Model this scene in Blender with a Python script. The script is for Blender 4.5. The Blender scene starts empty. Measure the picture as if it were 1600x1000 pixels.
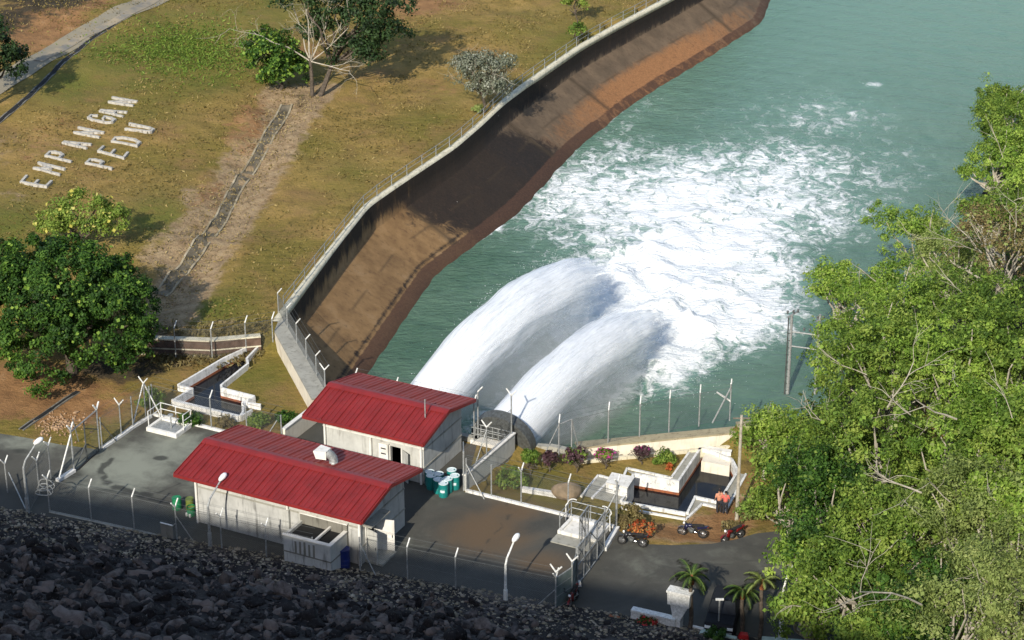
import bpy, bmesh, math, random
import numpy as np
from mathutils import Vector, Matrix, geometry as mgeo
rad = math.radians
C = bpy.context.scene.collection
SC = bpy.context.scene

# ------------------------------------------------------------------ camera, sky, sun, exposure
FPX, CAMH, PIT = 3450.0, 65.0, rad(24.5)
cd = bpy.data.cameras.new('camera'); cam = bpy.data.objects.new('camera', cd); C.objects.link(cam)
cam.location = (0, 0, CAMH); cam.rotation_euler = (rad(90) - PIT, 0, 0)
cd.sensor_width = 36; cd.lens = 36 * FPX / 1600; cd.clip_start = 1; cd.clip_end = 5000
SC.camera = cam
SUN_AZ, SUN_EL = 17.0, 31.0           # light travels SUN_AZ degrees right of straight away from the dam
w = bpy.data.worlds.new('World'); SC.world = w; w.use_nodes = True
nt = w.node_tree; bg = nt.nodes['Background']
sky = nt.nodes.new('ShaderNodeTexSky'); sky.sky_type = 'NISHITA'; sky.sun_disc = False
sky.sun_elevation = rad(SUN_EL); sky.sun_rotation = rad(180 + SUN_AZ)
nt.links.new(sky.outputs[0], bg.inputs[0]); bg.inputs[1].default_value = 0.15
ld = bpy.data.lights.new('sun', 'SUN'); ld.energy = 4.1; ld.angle = rad(0.5); ld.color = (1.0, 0.93, 0.82)
sun = bpy.data.objects.new('sun', ld); C.objects.link(sun)
sd = Vector((math.sin(rad(SUN_AZ)) * math.cos(rad(SUN_EL)), math.cos(rad(SUN_AZ)) * math.cos(rad(SUN_EL)), -math.sin(rad(SUN_EL))))
sun.rotation_euler = sd.to_track_quat('-Z', 'Y').to_euler(); sun.location = (-40, -60, 120)
SC.view_settings.view_transform = 'Standard'; SC.view_settings.look = 'None'
SC.view_settings.exposure = 0.45; SC.view_settings.gamma = 1
SC.render.engine = 'CYCLES'
SC.cycles.transparent_max_bounces = 24; SC.cycles.max_bounces = 8; SC.cycles.volume_bounces = 5

# ------------------------------------------------------------------ survey helpers
def ray(px, py):
    return np.array([(px - 800) / FPX, math.cos(PIT) + (500 - py) / FPX * math.sin(PIT), -math.sin(PIT) + (500 - py) / FPX * math.cos(PIT)])
def P(px, py, z=0.0):
    d = ray(px, py); t = (z - CAMH) / d[2]
    return np.array([d[0] * t, d[1] * t, z])
AZ = rad(26.5)
U = np.array([math.sin(AZ), math.cos(AZ)]); V = np.array([math.cos(AZ), -math.sin(AZ)])
OR = P(310, 815)[:2]
def W(a, b, z=0.0):                      # site frame (along the pump houses, away from the dam) to world
    q = OR + V * a + U * b
    return np.array([q[0], q[1], z])
def S(xy):                               # world to site frame
    xy = np.asarray(xy); d = xy[..., :2] - OR
    return d @ V, d @ U
rng = np.random.default_rng(7)
random.seed(7)

def sstep(e0, e1, x):
    t = np.clip((x - e0) / (e1 - e0), 0, 1); return t * t * (3 - 2 * t)
_perm = np.random.default_rng(3).random((256, 256))
def vnoise(x, y):                        # value noise
    x = np.asarray(x, float); y = np.asarray(y, float)
    xi = np.floor(x).astype(int); yi = np.floor(y).astype(int); fx = x - xi; fy = y - yi
    fx = fx * fx * (3 - 2 * fx); fy = fy * fy * (3 - 2 * fy)
    g = lambda i, j: _perm[i % 256, j % 256]
    return (g(xi, yi) * (1 - fx) + g(xi + 1, yi) * fx) * (1 - fy) + (g(xi, yi + 1) * (1 - fx) + g(xi + 1, yi + 1) * fx) * fy
def fbm(x, y, o=4):
    s = 0; a = .5
    for k in range(o):
        s = s + a * vnoise(x * 2 ** k + 17 * k, y * 2 ** k + 5 * k); a *= .5
    return s
def polydist(xy, poly):                  # signed distance to an open polyline, positive on its right, and the arc length
    xy = np.asarray(xy, float); best = np.full(len(xy), 1e9); sgn = np.zeros(len(xy)); arc = np.zeros(len(xy)); L = 0
    for i in range(len(poly) - 1):
        a = np.array(poly[i][:2]); b = np.array(poly[i + 1][:2]); e = b - a; l = np.linalg.norm(e)
        t = np.clip(((xy - a) @ e) / (l * l), 0, 1); q = a + t[:, None] * e; d = np.linalg.norm(xy - q, axis=1)
        cr = e[0] * (xy[:, 1] - a[1]) - e[1] * (xy[:, 0] - a[0])
        m = d < best - 1e-9; best[m] = d[m]; sgn[m] = np.where(cr[m] > 0, -1, 1); arc[m] = (L + t * l)[m]; L += l
    return best * sgn, arc
def inpoly(xy, poly):
    x, y = xy[:, 0], xy[:, 1]; r = np.zeros(len(xy), bool); n = len(poly); j = n - 1
    for i in range(n):
        xi, yi = poly[i][:2]; xj, yj = poly[j][:2]
        c = ((yi > y) != (yj > y)) & (x < (xj - xi) * (y - yi) / ((yj - yi) + 1e-12) + xi); r ^= c; j = i
    return r

# ------------------------------------------------------------------ the lie of the land
WATER = -4.0
CURBZ = 1.2
curb_px = [(440, 490), (508, 402), (572, 322), (618, 290), (660, 262), (708, 230), (752, 192), (785, 160), (820, 132), (860, 104), (905, 73), (960, 42), (1040, 0), (1120, -45)]
curb = [P(x, y, CURBZ)[:2] for x, y in curb_px] + [np.array([34., 290.]), np.array([62., 380.]), np.array([120., 640.])]
head = [W(-0.6, 16.1)[:2], W(10.2, 16.1)[:2], W(10.4, 17.0)[:2], W(14.2, 18.3)[:2], P(905, 715, -.6)[:2], P(1150, 691, -.6)[:2], P(1150, 691, -.6)[:2] + np.array([5.2, .6])]
bank = [np.array(q) for q in [(24., 90.), (19.5, 100.), (16.5, 111.), (16., 119.), (18., 127.), (23., 138.), (32., 160.), (43.5, 190.), (52., 212.), (62., 240.), (90., 310.), (180., 640.)]]
basL = [(280, 608), (351, 566), (390, 548), (404, 545), (384, 566), (386, 574), (344, 608), (345, 613), (397, 626), (380, 634), (378, 650), (374, 656), (272, 632), (303, 613)]
basR = [(972, 787), (1072, 805), (1085, 779), (1122, 787), (1151, 740), (1142, 722), (1097, 703), (1061, 757), (991, 745), (984, 770)]
bank_off = [b + np.array([-7., 3.]) for b in bank[5:]]
chan = [c for c in reversed(curb)] + head + [np.array(bank_off[0]) + np.array([3.5, -1])] + bank_off[1:]
toe0, toe1 = P(0, 795)[:2], P(1100, 985)[:2]
TD = (toe1 - toe0) / np.linalg.norm(toe1 - toe0); TN = np.array([TD[1], -TD[0]])     # TN points to the dam
wallA, wallB = P(150, 540, 0)[:2], P(425, 543, 0)[:2]
fieldline = [np.array([-120., 140.]), np.array([-60., 139.]), P(60, 520, .6)[:2], P(235, 548, 0)[:2], P(330, 552, 0)[:2], P(432, 545, 0)[:2], W(-8, 25)[:2], W(-6, 23)[:2]]
kerbB = 10.3
gully = [P(x, y, 2.0)[:2] for x, y in [(448, 165), (428, 200), (404, 245), (372, 290), (345, 345), (300, 405), (250, 462)]]
def hgt(xy):
    xy = np.atleast_2d(np.asarray(xy, float))[:, :2]; x, y = xy[:, 0], xy[:, 1]
    a, b = S(xy)
    dl, _ = polydist(xy, fieldline); dl = -dl                              # positive beyond the low wall
    soft = np.where(x < P(235, 548, 0)[0] - .5, 5.0, 0.35)
    f = np.clip(dl / soft, 0, 1); f = f * f * (3 - 2 * f)
    f = np.where((a > -8) & (b < 24), 0, f)
    dc, _ = polydist(xy, curb)
    left = dc < 0
    rise = np.where(left, np.clip(-dc - 2.5, 0, 200) * .045, 0) * sstep(0, 14, dl)
    z = CURBZ * f + rise + np.where(left, (fbm(x * .13, y * .13) - .47) * 1.2 * sstep(1, 7, -dc) * sstep(1, 7, dl), 0)
    # garden falls away to the water side
    z = z - .6 * sstep(kerbB + .2, kerbB + 2.4, b) * (a > 12.45) * (dc > 0) * (1 - sstep(29, 33, a))
    # wooded hill on the right
    db, _ = polydist(xy, bank)
    up = np.clip(db, -12, 60)
    hill = np.where(up > 0, 0.42 * up + 1.2 * sstep(0, 6, up) * (fbm(x * .2, y * .2) - .4), 0)
    wet = sstep(126, 134, y)
    z = z + np.minimum(hill, 17 + .05 * up) + wet * (-4.3 + np.where(up < 0, .55 * up, 0)) * (1 - sstep(0, 14, up)) * (dc > 0) * (x > 5)
    dg, _ = polydist(xy, gully); ag = np.abs(dg); z = z + np.where(left, -.6 * np.exp(-(ag / 1.5) ** 2) + (fbm(x * .9, y * .6, 3) - .47) * 1.3 * np.exp(-(ag / 3.4) ** 2) * (1 - np.exp(-(ag / 1.0) ** 2)), 0)
    far = sstep(260, 420, y) * 8 * (np.abs(dc) > 20) * left
    return z + far
def h1(x, y): return float(hgt(np.array([[x, y]]))[0])
def T(px, py):                           # pixel to the terrain
    d = ray(px, py); o = np.array([0, 0, CAMH]); t0 = 60.0
    ts = np.arange(60, 420, .5); pts = o + ts[:, None] * d
    below = pts[:, 2] < hgt(pts[:, :2])
    k = int(np.argmax(below)); lo, hi = ts[k] - .5, ts[k]
    for _ in range(14):
        m = (lo + hi) / 2; q = o + m * d
        if q[2] < h1(q[0], q[1]): hi = m
        else: lo = m
    return o + hi * d

# ------------------------------------------------------------------ mesh builder
class MB:
    def __init__(s): s.v = []; s.f = []
    def add(s, vs, fs):
        n = len(s.v); s.v += [tuple(map(float, q)) for q in vs]; s.f += [tuple(i + n for i in f) for f in fs]; return s
    def hexa(s, b4, t4):
        return s.add(list(b4) + list(t4), [(3, 2, 1, 0), (4, 5, 6, 7), (0, 1, 5, 4), (1, 2, 6, 5), (2, 3, 7, 6), (3, 0, 4, 7)])
    def sbox(s, a0, a1, b0, b1, z0, z1):   # box in the site frame
        c = [(a0, b0), (a1, b0), (a1, b1), (a0, b1)]
        return s.hexa([W(a, b, z0) for a, b in c], [W(a, b, z1) for a, b in c])
    def box(s, x0, x1, y0, y1, z0, z1):
        c = [(x0, y0), (x1, y0), (x1, y1), (x0, y1)]
        return s.hexa([(x, y, z0) for x, y in c], [(x, y, z1) for x, y in c])
    def tube(s, p0, p1, r0, r1=None, n=6, cap=True):
        r1 = r0 if r1 is None else r1
        p0, p1 = Vector(p0), Vector(p1); d = (p1 - p0).normalized()
        x = d.orthogonal().normalized(); y = d.cross(x); k = []
        for p, r in ((p0, r0), (p1, r1)):
            for i in range(n):
                a = 2 * math.pi * i / n; k.append(p + x * (math.cos(a) * r) + y * (math.sin(a) * r))
        f = [(i, (i + 1) % n, n + (i + 1) % n, n + i) for i in range(n)]
        if cap: f += [tuple(range(n - 1, -1, -1)), tuple(range(n, 2 * n))]
        return s.add(k, f)
    def path(s, pts, r0, r1=None, n=6):
        r1 = r0 if r1 is None else r1; m = len(pts) - 1
        for i in range(m):
            s.tube(pts[i], pts[i + 1], r0 + (r1 - r0) * i / m, r0 + (r1 - r0) * (i + 1) / m, n)
        return s
    def lathe(s, c, prof, n=16, axis=(0, 0, 1)):
        ax = Vector(axis).normalized(); x = ax.orthogonal().normalized(); y = ax.cross(x); c = Vector(c); k = []
        for r, z in prof:
            for i in range(n):
                a = 2 * math.pi * i / n; k.append(c + ax * z + x * (math.cos(a) * r) + y * (math.sin(a) * r))
        f = []
        for j in range(len(prof) - 1):
            for i in range(n):
                f.append((j * n + i, j * n + (i + 1) % n, (j + 1) * n + (i + 1) % n, (j + 1) * n + i))
        f += [tuple(range(n - 1, -1, -1)), tuple(range((len(prof) - 1) * n, len(prof) * n))]
        return s.add(k, f)
    def wall(s, p, q, th, z0, z1, side=0):  # upright slab from p to q; z0/z1 may be pairs
        p = np.array(p[:2], float); q = np.array(q[:2], float); e = (q - p) / np.linalg.norm(q - p); nn = np.array([e[1], -e[0]])
        o0, o1 = (-th / 2, th / 2) if side == 0 else ((0, th) if side > 0 else (-th, 0))
        za = z0 if isinstance(z0, tuple) else (z0, z0); zb = z1 if isinstance(z1, tuple) else (z1, z1)
        c = [(p + nn * o1, 0), (q + nn * o1, 1), (q + nn * o0, 1), (p + nn * o0, 0)]
        return s.hexa([(k[0], k[1], za[i]) for k, i in c], [(k[0], k[1], zb[i]) for k, i in c])
    def prism(s, poly, z0, z1):
        n = len(poly)
        return s.add([(q[0], q[1], z0) for q in poly] + [(q[0], q[1], z1) for q in poly],
                     [tuple(range(n - 1, -1, -1)), tuple(range(n, 2 * n))] + [(i, (i + 1) % n, n + (i + 1) % n, n + i) for i in range(n)])
    def blob(s, c, r, sub=2, jit=.2, seed=0, sq=(1, 1, 1)):
        bm = bmesh.new(); bmesh.ops.create_icosphere(bm, subdivisions=sub, radius=1)
        rr = random.Random(seed); o = [rr.uniform(0, 9) for _ in range(3)]
        vs = []
        for v in bm.verts:
            k = 1 + jit * (math.sin(v.co.x * 3.1 + o[0]) + math.sin(v.co.y * 3.7 + o[1]) + math.sin(v.co.z * 4.3 + o[2])) / 1.6 + rr.uniform(-jit, jit) * .35
            vs.append((c[0] + v.co.x * r * k * sq[0], c[1] + v.co.y * r * k * sq[1], c[2] + v.co.z * r * k * sq[2]))
        fs = [tuple(v.index for v in f.verts) for f in bm.faces]; bm.free()
        return s.add(vs, fs)
    def build(s, name, m, parent=None, smooth=False, bevel=0):
        me = bpy.data.meshes.new(name); off = np.array(parent.matrix_world.translation) if parent is not None else np.zeros(3)
        if parent is not None and parent.get('_loc') is not None: off = np.array(parent['_loc'])
        me.from_pydata([tuple(np.array(q) - off) for q in s.v], [], s.f); me.update()
        if smooth:
            for p in me.polygons: p.use_smooth = True
        me.materials.append(m)
        o = bpy.data.objects.new(name, me); C.objects.link(o)
        if parent is not None: o.parent = parent; o['_loc'] = list(map(float, off))
        if bevel:
            b = o.modifiers.new('bevel', 'BEVEL'); b.width = bevel; b.segments = 1; b.limit_method = 'ANGLE'
        return o
def npmesh(name, verts, faces, m, parent=None, attrs=None, smooth=False, uv=None):
    """quads or triangles from numpy arrays, with float point attributes"""
    me = bpy.data.meshes.new(name); nv = len(verts); nf = len(faces); k = faces.shape[1]
    off = np.array(parent['_loc']) if parent is not None and parent.get('_loc') is not None else np.zeros(3)
    me.vertices.add(nv); me.vertices.foreach_set('co', (np.asarray(verts, float) - off).astype(np.float32).ravel())
    me.loops.add(nf * k); me.loops.foreach_set('vertex_index', faces.astype(np.int32).ravel())
    me.polygons.add(nf); me.polygons.foreach_set('loop_start', (np.arange(nf) * k).astype(np.int32))
    try: me.polygons.foreach_set('loop_total', np.full(nf, k, np.int32))
    except Exception: pass
    if smooth: me.polygons.foreach_set('use_smooth', np.ones(nf, bool))
    me.update(calc_edges=True); me.validate()
    for an, av in (attrs or {}).items():
        at = me.attributes.new(an, 'FLOAT', 'POINT'); at.data.foreach_set('value', np.asarray(av, np.float32))
    if uv is not None:
        l = me.uv_layers.new(name='flow'); l.data.foreach_set('uv', uv[faces.ravel()].astype(np.float32).ravel())
    me.materials.append(m); o = bpy.data.objects.new(name, me); C.objects.link(o)
    if parent is not None: o.parent = parent; o['_loc'] = list(map(float, off))
    return o
def thing(name, label, cat, loc, group=None):
    o = bpy.data.objects.new(name, None); C.objects.link(o); o.empty_display_size = .3
    o.location = tuple(map(float, loc)); o['_loc'] = list(map(float, loc)); o['label'] = label; o['category'] = cat
    if group: o['group'] = group
    return o
def tag(o, label, cat, group=None, kind=None):
    if label: o['label'] = label
    if cat: o['category'] = cat
    if group: o['group'] = group
    if kind: o['kind'] = kind
    return o
def structure(o): o['kind'] = 'structure'; return o
def copytree(o, loc, rz=0.0, label=None):
    r = o.copy(); C.objects.link(r); r.location = tuple(map(float, loc)); r.rotation_euler = (0, 0, rz)
    if label: r['label'] = label
    for ch in o.children:
        c = ch.copy(); C.objects.link(c); c.parent = r
        for g in ch.children:
            d = g.copy(); C.objects.link(d); d.parent = c
    return r

# ------------------------------------------------------------------ materials
class N:
    def __init__(s, name):
        s.m = bpy.data.materials.new(name); s.m.use_nodes = True; s.t = s.m.node_tree; s.n = s.t.nodes; s.l = s.t.links
        s.b = s.n['Principled BSDF']; s.out = s.n['Material Output']; s.co = None
    def obj(s, out='Object'):
        if s.co is None: s.co = s.n.new('ShaderNodeTexCoord')
        return s.co.outputs[out]
    def pos(s): return s.n.new('ShaderNodeNewGeometry').outputs['Position']
    def mapping(s, vec, scale=(1, 1, 1), rot=(0, 0, 0)):
        k = s.n.new('ShaderNodeMapping'); s.l.new(vec, k.inputs[0]); k.inputs['Scale'].default_value = scale; k.inputs['Rotation'].default_value = rot
        return k.outputs[0]
    def noise(s, vec, scale, detail=5, rough=.55, dist=0.0, out='Fac'):
        k = s.n.new('ShaderNodeTexNoise'); s.l.new(vec, k.inputs['Vector']); k.inputs['Scale'].default_value = scale
        k.inputs['Detail'].default_value = detail; k.inputs['Roughness'].default_value = rough; k.inputs['Distortion'].default_value = dist
        return k.outputs[out]
    def ramp(s, fac, stops):
        k = s.n.new('ShaderNodeValToRGB'); s.l.new(fac, k.inputs[0]); e = k.color_ramp.elements
        while len(e) < len(stops): e.new(.5)
        for q, (p, c) in zip(e, stops):
            q.position = p; q.color = (c[0], c[1], c[2], 1) if hasattr(c, '__len__') else (c, c, c, 1)
        return k.outputs[0]
    def mix(s, fac, a, b, mode='MIX'):
        k = s.n.new('ShaderNodeMix'); k.data_type = 'RGBA'; k.blend_type = mode
        for i, q in ((0, fac), (6, a), (7, b)):
            if hasattr(q, 'links'): s.l.new(q, k.inputs[i])
            elif i == 0: k.inputs[0].default_value = q
            else: k.inputs[i].default_value = (q[0], q[1], q[2], 1)
        return k.outputs[2]
    def math(s, op, a, b=None, c=None, clamp=False):
        k = s.n.new('ShaderNodeMath'); k.operation = op; k.use_clamp = clamp
        for i, q in enumerate((a, b, c)):
            if q is None: continue
            if hasattr(q, 'links'): s.l.new(q, k.inputs[i])
            else: k.inputs[i].default_value = q
        return k.outputs[0]
    def attr(s, name):
        k = s.n.new('ShaderNodeAttribute'); k.attribute_name = name; return k.outputs['Fac']
    def smooth(s, v, lo, hi):
        k = s.n.new('ShaderNodeMapRange'); k.interpolation_type = 'SMOOTHSTEP'; s.l.new(v, k.inputs[0])
        k.inputs[1].default_value = lo; k.inputs[2].default_value = hi; return k.outputs[0]
    def color(s, c): s.l.new(c, s.b.inputs['Base Color']) if hasattr(c, 'links') else setattr(s.b.inputs['Base Color'], 'default_value', (c[0], c[1], c[2], 1)); return s
    def rough(s, r, spec=.3, metal=0.0):
        if hasattr(r, 'links'): s.l.new(r, s.b.inputs['Roughness'])
        else: s.b.inputs['Roughness'].default_value = r
        s.b.inputs['Specular IOR Level'].default_value = spec; s.b.inputs['Metallic'].default_value = metal; return s
    def bump(s, h, strength=.4, dist=.05):
        k = s.n.new('ShaderNodeBump'); k.inputs['Strength'].default_value = strength; k.inputs['Distance'].default_value = dist
        s.l.new(h, k.inputs['Height']); s.l.new(k.outputs[0], s.b.inputs['Normal']); return s
def plain(name, c, c2=None, scale=4, rough=.7, spec=.3, metal=0, bump=0, lo=.35, hi=.65):
    k = N(name); n = k.noise(k.obj(), scale, 6)
    k.color(k.ramp(n, [(lo, c), (hi, c2 if c2 else tuple(q * .8 for q in c))])).rough(rough, spec, metal)
    if bump: k.bump(k.noise(k.obj(), scale * 4, 5), bump, .03)
    return k.m
def concrete(name, c, stain, scale=1.2, streak=.5, moss=None):
    k = N(name); o = k.obj()
    n1 = k.noise(o, scale, 8, .6); n2 = k.noise(k.mapping(o, (2.2, 2.2, .35)), 1.6, 6, .65)
    base = k.ramp(n1, [(.3, tuple(q * .8 for q in c)), (.55, c), (.8, tuple(min(q * 1.12, .9) for q in c))])
    col = k.mix(k.math('MULTIPLY', k.smooth(n2, .5, .72), streak), base, stain)
    if moss: col = k.mix(k.math('MULTIPLY', k.smooth(k.noise(o, 3.3, 6, .7), .55, .7), .8), col, moss)
    k.color(col).rough(.88, .2).bump(k.noise(o, 14, 6), .25, .02)
    return k.m
M = {}
M['white'] = concrete('white_paint', (.74, .72, .66), (.30, .27, .2), 1.6, .45)
M['cream'] = concrete('cream_render', (.74, .68, .56), (.36, .26, .16), .8, .45)
M['wall'] = concrete('grey_white_wall', (.50, .50, .46), (.21, .2, .175), 1.0, .6)
M['lowerwall'] = concrete('stained_wall', (.46, .46, .43), (.14, .14, .13), 1.3, .85)
M['conc'] = concrete('grey_concrete', (.34, .33, .28), (.12, .11, .085), 1.1, .6)
M['dconc'] = concrete('dark_concrete', (.2, .19, .16), (.06, .055, .045), 1.1, .8)
M['mossconc'] = concrete('mossy_concrete', (.66, .61, .46), (.17, .15, .1), 1.4, .6, (.12, .12, .06))
M['dirtywhite'] = concrete('flaking_white_paint', (.72, .71, .67), (.16, .15, .12), 2.2, .65, (.2, .19, .16))
M['browncope'] = concrete('brown_mossy_coping', (.36, .31, .2), (.13, .1, .06), 1.2, .75, (.10, .09, .045))
M['letter'] = concrete('weathered_letter_concrete', (.44, .42, .37), (.085, .075, .06), 2.6, .85, (.12, .11, .09))
M['galv'] = plain('galvanised_steel', (.42, .43, .42), (.24, .25, .24), 9, .55, .4, .35)
M['dsteel'] = plain('dark_steel', (.12, .13, .125), (.07, .07, .065), 6, .6, .4, .3)
M['wire'] = plain('fence_wire', (.16, .17, .165), (.11, .115, .11), 6, .7, .2, .2)
M['armw'] = plain('white_post_tip', (.78, .78, .74), (.5, .5, .46), 9, .6)
M['lamp'] = plain('lamp_glass', (.85, .85, .82), (.75, .75, .72), 5, .3, .5)
M['dark'] = plain('dark_opening', (.012, .012, .012), (.02, .02, .02), 3, .9)
M['wood'] = plain('weathered_wood', (.22, .19, .15), (.13, .11, .085), 6, .9, .1, 0, .4)
M['bark'] = plain('bark', (.13, .105, .08), (.06, .05, .04), 5, .95, .1, 0, .6)
M['palebark'] = plain('pale_bark', (.46, .42, .34), (.3, .27, .21), 5, .9, .1, 0, .4)
M['teal'] = plain('teal_plastic', (.012, .22, .20), (.01, .15, .14), 3, .45, .4)
M['lid'] = plain('pale_lid', (.72, .80, .80), (.5, .6, .62), 7, .5)
M['blue'] = plain('blue_plastic', (.012, .025, .16), (.01, .02, .1), 3, .4, .5)
M['green'] = plain('green_plastic', (.02, .25, .1), (.015, .15, .06), 3, .45)
M['olive'] = plain('olive_plastic', (.16, .2, .04), (.1, .13, .03), 3, .45)
M['rust'] = plain('rusty_clay', (.3, .1, .04), (.18, .06, .03), 4, .9)
M['palegrey'] = plain('grey_green_sheet', (.16, .2, .19), (.11, .14, .13), 2.5, .6, .3)
M['black'] = plain('black_paint', (.012, .012, .014), (.02, .02, .022), 4, .3, .5)
M['rubber'] = plain('rubber', (.015, .015, .015), (.025, .024, .022), 9, .9)
M['chrome'] = plain('chrome', (.6, .6, .6), (.45, .45, .45), 5, .25, .5, .9)
M['bluebike'] = plain('dark_blue_paint', (.01, .012, .04), (.012, .014, .05), 4, .3, .5)
M['redbike'] = plain('dark_red_paint', (.18, .012, .012), (.12, .01, .01), 4, .3, .5)
M['redplastic'] = plain('red_paint', (.45, .02, .02), (.3, .015, .015), 4, .5)
M['carglass'] = plain('car_glass', (.018, .02, .024), (.03, .034, .038), 3, .4, .15)
M['carblack'] = plain('dull_black_paint', (.01, .01, .011), (.016, .016, .017), 4, .55, .15)
M['boulder'] = plain('tan_rock', (.34, .25, .16), (.2, .15, .09), 2.2, .95, .1, 0, .6)
M['debris'] = plain('pale_rubble', (.40, .27, .16), (.26, .16, .09), 4, .95)
M['palegreen'] = plain('pale_green_paint', (.42, .52, .46), (.33, .42, .37), 4, .7)
def mat_darkwater():
    k = N('still_dark_water'); k.color(k.ramp(k.noise(k.obj(), .8, 4), [(.4, (.008, .009, .013)), (.7, (.02, .02, .017))])).rough(.08, .22)
    k.bump(k.noise(k.obj(), 3, 3), .05, .02); return k.m
M['darkwater'] = mat_darkwater()
def mat_roof():
    k = N('red_metal_roof'); o = k.obj(); n = k.noise(o, .8, 6, .6); n2 = k.noise(k.mapping(o, (1, 1, 1)), 7, 5)
    c = k.ramp(n, [(.3, (.175, .017, .016)), (.6, (.235, .022, .021)), (.8, (.205, .03, .027))])
    st = k.noise(k.mapping(o, (1, 1, 1), (0, 0, AZ)), 2.2, 7, .7, .5); c = k.mix(k.math('MULTIPLY', k.smooth(n2, .5, .72), .45), c, (.15, .03, .028)); c = k.mix(k.math('MULTIPLY', k.smooth(st, .58, .72), .4), c, (.13, .05, .042))
    k.color(c).rough(.5, .35); return k.m
M['roof'] = mat_roof()
M['rooflit'] = plain('red_metal_slope_light', (.27, .045, .035), (.21, .045, .04), 1.1, .6, .3)  # roof red warmed and lightened: light on the back slope put into colour
def mat_leaf(name, c1, c2, c3, trans=.35):
    k = N(name); a = k.attr('tint')
    col = k.ramp(a, [(.05, c1), (.5, c2), (.95, c3)])
    k.color(col).rough(.62, .25)
    tr = k.n.new('ShaderNodeBsdfTranslucent'); k.l.new(k.mix(.5, col, (c3[0], c3[1], c3[2] * .4)), tr.inputs[0])
    mx = k.n.new('ShaderNodeMixShader'); mx.inputs[0].default_value = trans
    k.l.new(k.b.outputs[0], mx.inputs[1]); k.l.new(tr.outputs[0], mx.inputs[2]); k.l.new(mx.outputs[0], k.out.inputs[0])
    return k.m
M['leaf_bright'] = mat_leaf('bright_leaves', (.085, .16, .02), (.20, .325, .045), (.36, .48, .085))
M['leaf_mid'] = mat_leaf('mid_leaves', (.06, .115, .018), (.15, .235, .035), (.29, .37, .07))
M['leaf_dark'] = mat_leaf('dark_leaves', (.012, .036, .006), (.036, .092, .012), (.09, .18, .025), .25)
M['leaf_deep'] = mat_leaf('deep_leaves', (.008, .018, .006), (.018, .042, .012), (.04, .075, .02), .15)
M['leaf_pale'] = mat_leaf('pale_olive_leaves', (.11, .15, .04), (.235, .30, .08), (.36, .41, .14))
M['leaf_grey'] = mat_leaf('grey_green_leaves', (.07, .085, .05), (.16, .175, .12), (.34, .36, .29), .2)
M['leaf_dry'] = mat_leaf('dry_leaves', (.10, .075, .035), (.19, .15, .06), (.28, .24, .10), .3)
M['leaf_purple'] = mat_leaf('purple_leaves', (.035, .02, .02), (.075, .04, .045), (.14, .07, .09), .2)
M['leaf_palm'] = mat_leaf('palm_leaves', (.02, .05, .01), (.05, .11, .02), (.12, .18, .04), .3)
M['flower_pink'] = mat_leaf('magenta_flowers', (.30, .02, .14), (.42, .03, .22), (.55, .1, .35), .2)
M['flower_red'] = mat_leaf('orange_red_leaves', (.32, .06, .02), (.45, .1, .03), (.5, .2, .05), .2)
M['flower_redpure'] = mat_leaf('red_blooms', (.3, .02, .02), (.45, .03, .03), (.5, .08, .06), .2)
M['flower_yellow'] = mat_leaf('yellow_flowers', (.35, .32, .05), (.5, .46, .1), (.6, .56, .22), .2)
M['undergrowth'] = mat_leaf('undergrowth_leaves', (.012, .03, .008), (.035, .07, .014), (.09, .12, .03), .2)
M['drygrass'] = mat_leaf('dry_grass', (.17, .12, .05), (.30, .23, .1), (.42, .34, .17), .2)
def mat_ground():
    k = N('grass_and_soil'); o = k.obj()
    big = k.noise(o, .09, 6, .6); mid = k.noise(o, .55, 8, .65); fine = k.noise(o, 4.5, 8, .7); streak = k.noise(k.mapping(o, (.5, 2.0, 1), (0, 0, rad(20))), 1.5, 6, .65)
    dry = k.ramp(mid, [(.3, (.16, .115, .035)), (.5, (.29, .195, .06)), (.68, (.39, .25, .09))])
    olive = k.ramp(streak, [(.3, (.115, .10, .022)), (.6, (.22, .17, .042)), (.8, (.30, .22, .07))])
    col = k.mix(k.smooth(big, .4, .62), dry, olive)
    gn = k.ramp(fine, [(.3, (.05, .09, .012)), (.7, (.13, .17, .022))])
    rb = k.ramp(k.noise(k.mapping(o, (1, 1, 1)), .21, 7, .7), [(.5, 0.0), (.68, 1.0)])
    col = k.mix(k.math('MULTIPLY', rb, .8), col, k.ramp(fine, [(.3, (.21, .12, .05)), (.7, (.33, .2, .09))]))
    sp = k.smooth(k.noise(k.mapping(o, (1, 1.8, 1), (0, 0, .4)), 1.7, 8, .75, .4), .54, .68)
    col = k.mix(k.math('MULTIPLY', sp, .55), col, (.075, .068, .02))
    col = k.mix(k.math('MULTIPLY', k.attr('lush'), k.smooth(mid, .2, .6), clamp=True), col, gn)
    bare = k.ramp(k.noise(o, 1.1, 9, .72), [(.3, (.19, .125, .07)), (.55, (.37, .265, .15)), (.75, (.46, .35, .21))])
    def wob(a): return k.smooth(k.math('ADD', k.attr(a), k.math('MULTIPLY', k.math('SUBTRACT', k.noise(o, .9, 7, .65), .5), 1.0)), .3, .62)
    col = k.mix(wob('bare'), col, bare)
    red = k.ramp(mid, [(.3, (.19, .10, .045)), (.6, (.34, .185, .08)), (.75, (.40, .25, .13))])
    col = k.mix(wob('red'), col, red)
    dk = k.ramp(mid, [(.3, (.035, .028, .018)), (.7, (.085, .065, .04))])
    col = k.mix(wob('litter_shade'), col, dk)
    col = k.mix(k.math('MULTIPLY', k.smooth(fine, .45, .75), .35), col, (.07, .06, .02))
    k.color(col).rough(.95, .1).bump(k.math('ADD', fine, k.math('MULTIPLY', mid, 1.6)), .7, .22)
    return k.m
M['ground'] = mat_ground()
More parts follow.
